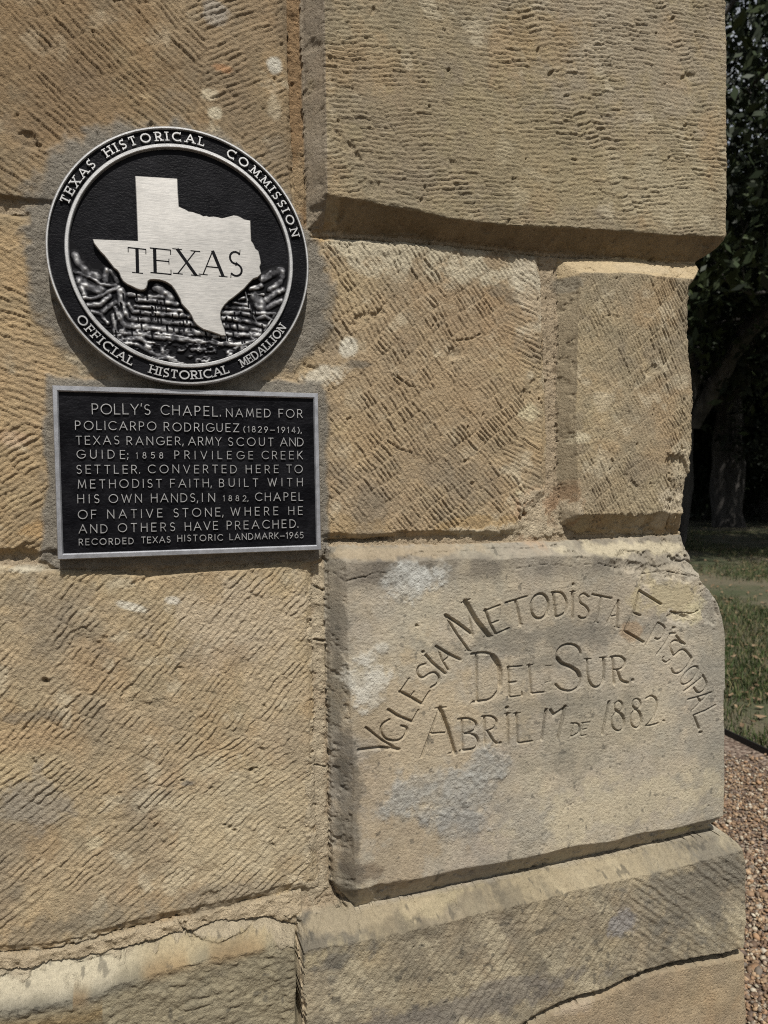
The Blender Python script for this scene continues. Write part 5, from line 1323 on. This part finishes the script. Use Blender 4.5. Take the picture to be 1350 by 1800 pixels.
def make_tree_meshes(seed, H=9.0, spread=4.5, crown_z=3.2, trunk_r=.30, leaves=36000, leaf=.075, cols=((.012, .019, .006), (.018, .027, .009), (.028, .038, .013), (.009, .013, .005))):
    rnd = random.Random(seed); rr_ = np.random.RandomState(seed)
    tb = MB(); lean = np.array([rnd.uniform(-.5, .5), rnd.uniform(-.5, .5), crown_z])
    limb(tb, (0, 0, -.15), lean, trunk_r*1.15, trunk_r*.75, 10, 7, .05, rnd)
    bb = MB(); tips = []
    for i in range(8):
        a = i*2*math.pi/8 + rnd.uniform(-.4, .4); r = spread*rnd.uniform(.45, .85); h = crown_z + rnd.uniform(.2, 1)*(H - crown_z)*.7
        e = lean + np.array([math.cos(a)*r, math.sin(a)*r, h - crown_z]); s = lean - np.array([0, 0, rnd.uniform(0, .8)])
        c = limb(bb, s, e, trunk_r*.5, trunk_r*.14, 7, 6, .18, rnd); tips += c[2:]
        for k in range(7):
            st = c[rnd.randint(2, 6)]; d = np.array([rnd.uniform(-1, 1), rnd.uniform(-1, 1), rnd.uniform(-.35, .9)]); d /= np.linalg.norm(d)
            e2 = st + d*rnd.uniform(.7, 1.9); c2 = limb(bb, st, e2, trunk_r*.12, .012, 5, 5, .2, rnd); tips += c2[2:]
            for q_ in range(4):
                d2 = d + np.array([rnd.uniform(-1, 1), rnd.uniform(-1, 1), rnd.uniform(-.8, .8)]); s3 = c2[rnd.randint(2, 5)]; limb(bb, s3, s3 + d2*rnd.uniform(.3, .8), .012, .004, 3, 4, .2, rnd); tips.append(s3 + d2*.5)
    tips = np.array(tips); ncl = 420
    ctr = tips[rr_.randint(0, len(tips), ncl)] + rr_.randn(ncl, 3)*np.array([.45, .45, .35])
    extra_ = rr_.randn(ncl//2, 3); extra_ /= np.linalg.norm(extra_, axis=1)[:, None]; extra_ = extra_*np.array([spread*.9, spread*.9, (H - crown_z)*.5])*(.7 + .35*rr_.rand(ncl//2, 1)) + np.array([lean[0], lean[1], crown_z + (H - crown_z)*.5]); extra_ = extra_[extra_[:, 2] > crown_z*.75]
    ctr = np.concatenate([ctr, extra_]); nc = len(ctr)
    ci = rr_.randint(0, nc, leaves); P = ctr[ci] + rr_.randn(leaves, 3)*(.18 + .22*rr_.rand(nc, 1))[ci]*np.array([1, 1, .75])
    d1 = rr_.randn(leaves, 3); d1 /= np.linalg.norm(d1, axis=1)[:, None]; d2 = np.cross(d1, rr_.randn(leaves, 3)); d2 /= np.linalg.norm(d2, axis=1)[:, None]
    s = leaf*(.6 + .8*rr_.rand(leaves, 1)); V = np.stack([P - d1*s, P + d2*s*.42, P + d1*s, P - d2*s*.42], 1).reshape(-1, 3); F = np.arange(leaves*4).reshape(leaves, 4)
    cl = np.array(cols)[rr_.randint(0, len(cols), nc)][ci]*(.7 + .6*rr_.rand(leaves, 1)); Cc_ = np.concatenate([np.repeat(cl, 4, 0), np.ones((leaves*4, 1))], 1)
    return tb, bb, V, F, Cc_
VAR = []
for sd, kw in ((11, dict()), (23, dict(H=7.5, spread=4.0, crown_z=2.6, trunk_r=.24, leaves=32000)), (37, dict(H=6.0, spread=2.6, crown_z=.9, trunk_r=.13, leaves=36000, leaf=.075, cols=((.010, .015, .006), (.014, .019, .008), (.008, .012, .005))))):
    VAR.append(make_tree_meshes(sd, **kw))
protos = [None]*3
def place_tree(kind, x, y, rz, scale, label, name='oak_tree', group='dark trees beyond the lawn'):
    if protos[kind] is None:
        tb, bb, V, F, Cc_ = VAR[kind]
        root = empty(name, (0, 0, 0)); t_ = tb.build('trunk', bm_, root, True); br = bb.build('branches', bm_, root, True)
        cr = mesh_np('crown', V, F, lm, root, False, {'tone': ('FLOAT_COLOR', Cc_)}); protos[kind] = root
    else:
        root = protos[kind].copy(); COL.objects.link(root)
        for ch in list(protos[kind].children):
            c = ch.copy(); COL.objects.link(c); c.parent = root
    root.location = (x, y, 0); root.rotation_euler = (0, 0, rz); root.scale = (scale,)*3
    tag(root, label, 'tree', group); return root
def polar(deg, r): return CAM[0] + math.sin(math.radians(deg))*r, CAM[1] + math.cos(math.radians(deg))*r
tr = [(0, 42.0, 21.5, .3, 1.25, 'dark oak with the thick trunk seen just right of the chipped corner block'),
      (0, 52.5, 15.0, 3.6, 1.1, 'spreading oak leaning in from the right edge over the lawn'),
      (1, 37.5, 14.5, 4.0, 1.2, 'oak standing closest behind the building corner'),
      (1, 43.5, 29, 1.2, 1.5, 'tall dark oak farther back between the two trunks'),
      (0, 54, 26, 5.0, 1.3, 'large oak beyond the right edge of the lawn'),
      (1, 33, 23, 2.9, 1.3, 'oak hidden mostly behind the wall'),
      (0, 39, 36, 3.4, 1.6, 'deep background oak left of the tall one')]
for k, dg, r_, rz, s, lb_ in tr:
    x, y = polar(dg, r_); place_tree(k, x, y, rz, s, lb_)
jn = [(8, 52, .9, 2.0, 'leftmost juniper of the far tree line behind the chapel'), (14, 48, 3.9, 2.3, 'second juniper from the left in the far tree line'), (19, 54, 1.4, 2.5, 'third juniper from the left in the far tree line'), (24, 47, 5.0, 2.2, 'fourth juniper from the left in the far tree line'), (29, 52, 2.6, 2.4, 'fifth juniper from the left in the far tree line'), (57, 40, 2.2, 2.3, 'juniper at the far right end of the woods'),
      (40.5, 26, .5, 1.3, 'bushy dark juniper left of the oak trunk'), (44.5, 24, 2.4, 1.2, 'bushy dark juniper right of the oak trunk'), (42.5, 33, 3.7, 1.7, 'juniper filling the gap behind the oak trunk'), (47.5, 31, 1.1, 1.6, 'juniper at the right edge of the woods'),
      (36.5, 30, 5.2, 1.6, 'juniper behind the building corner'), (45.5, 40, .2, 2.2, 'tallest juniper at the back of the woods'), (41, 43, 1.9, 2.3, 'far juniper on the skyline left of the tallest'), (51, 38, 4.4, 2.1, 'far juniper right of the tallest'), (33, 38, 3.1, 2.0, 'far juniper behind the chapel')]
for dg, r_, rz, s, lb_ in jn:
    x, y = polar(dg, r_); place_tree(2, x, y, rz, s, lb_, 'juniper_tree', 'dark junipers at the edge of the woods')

bpy.context.view_layer.update()
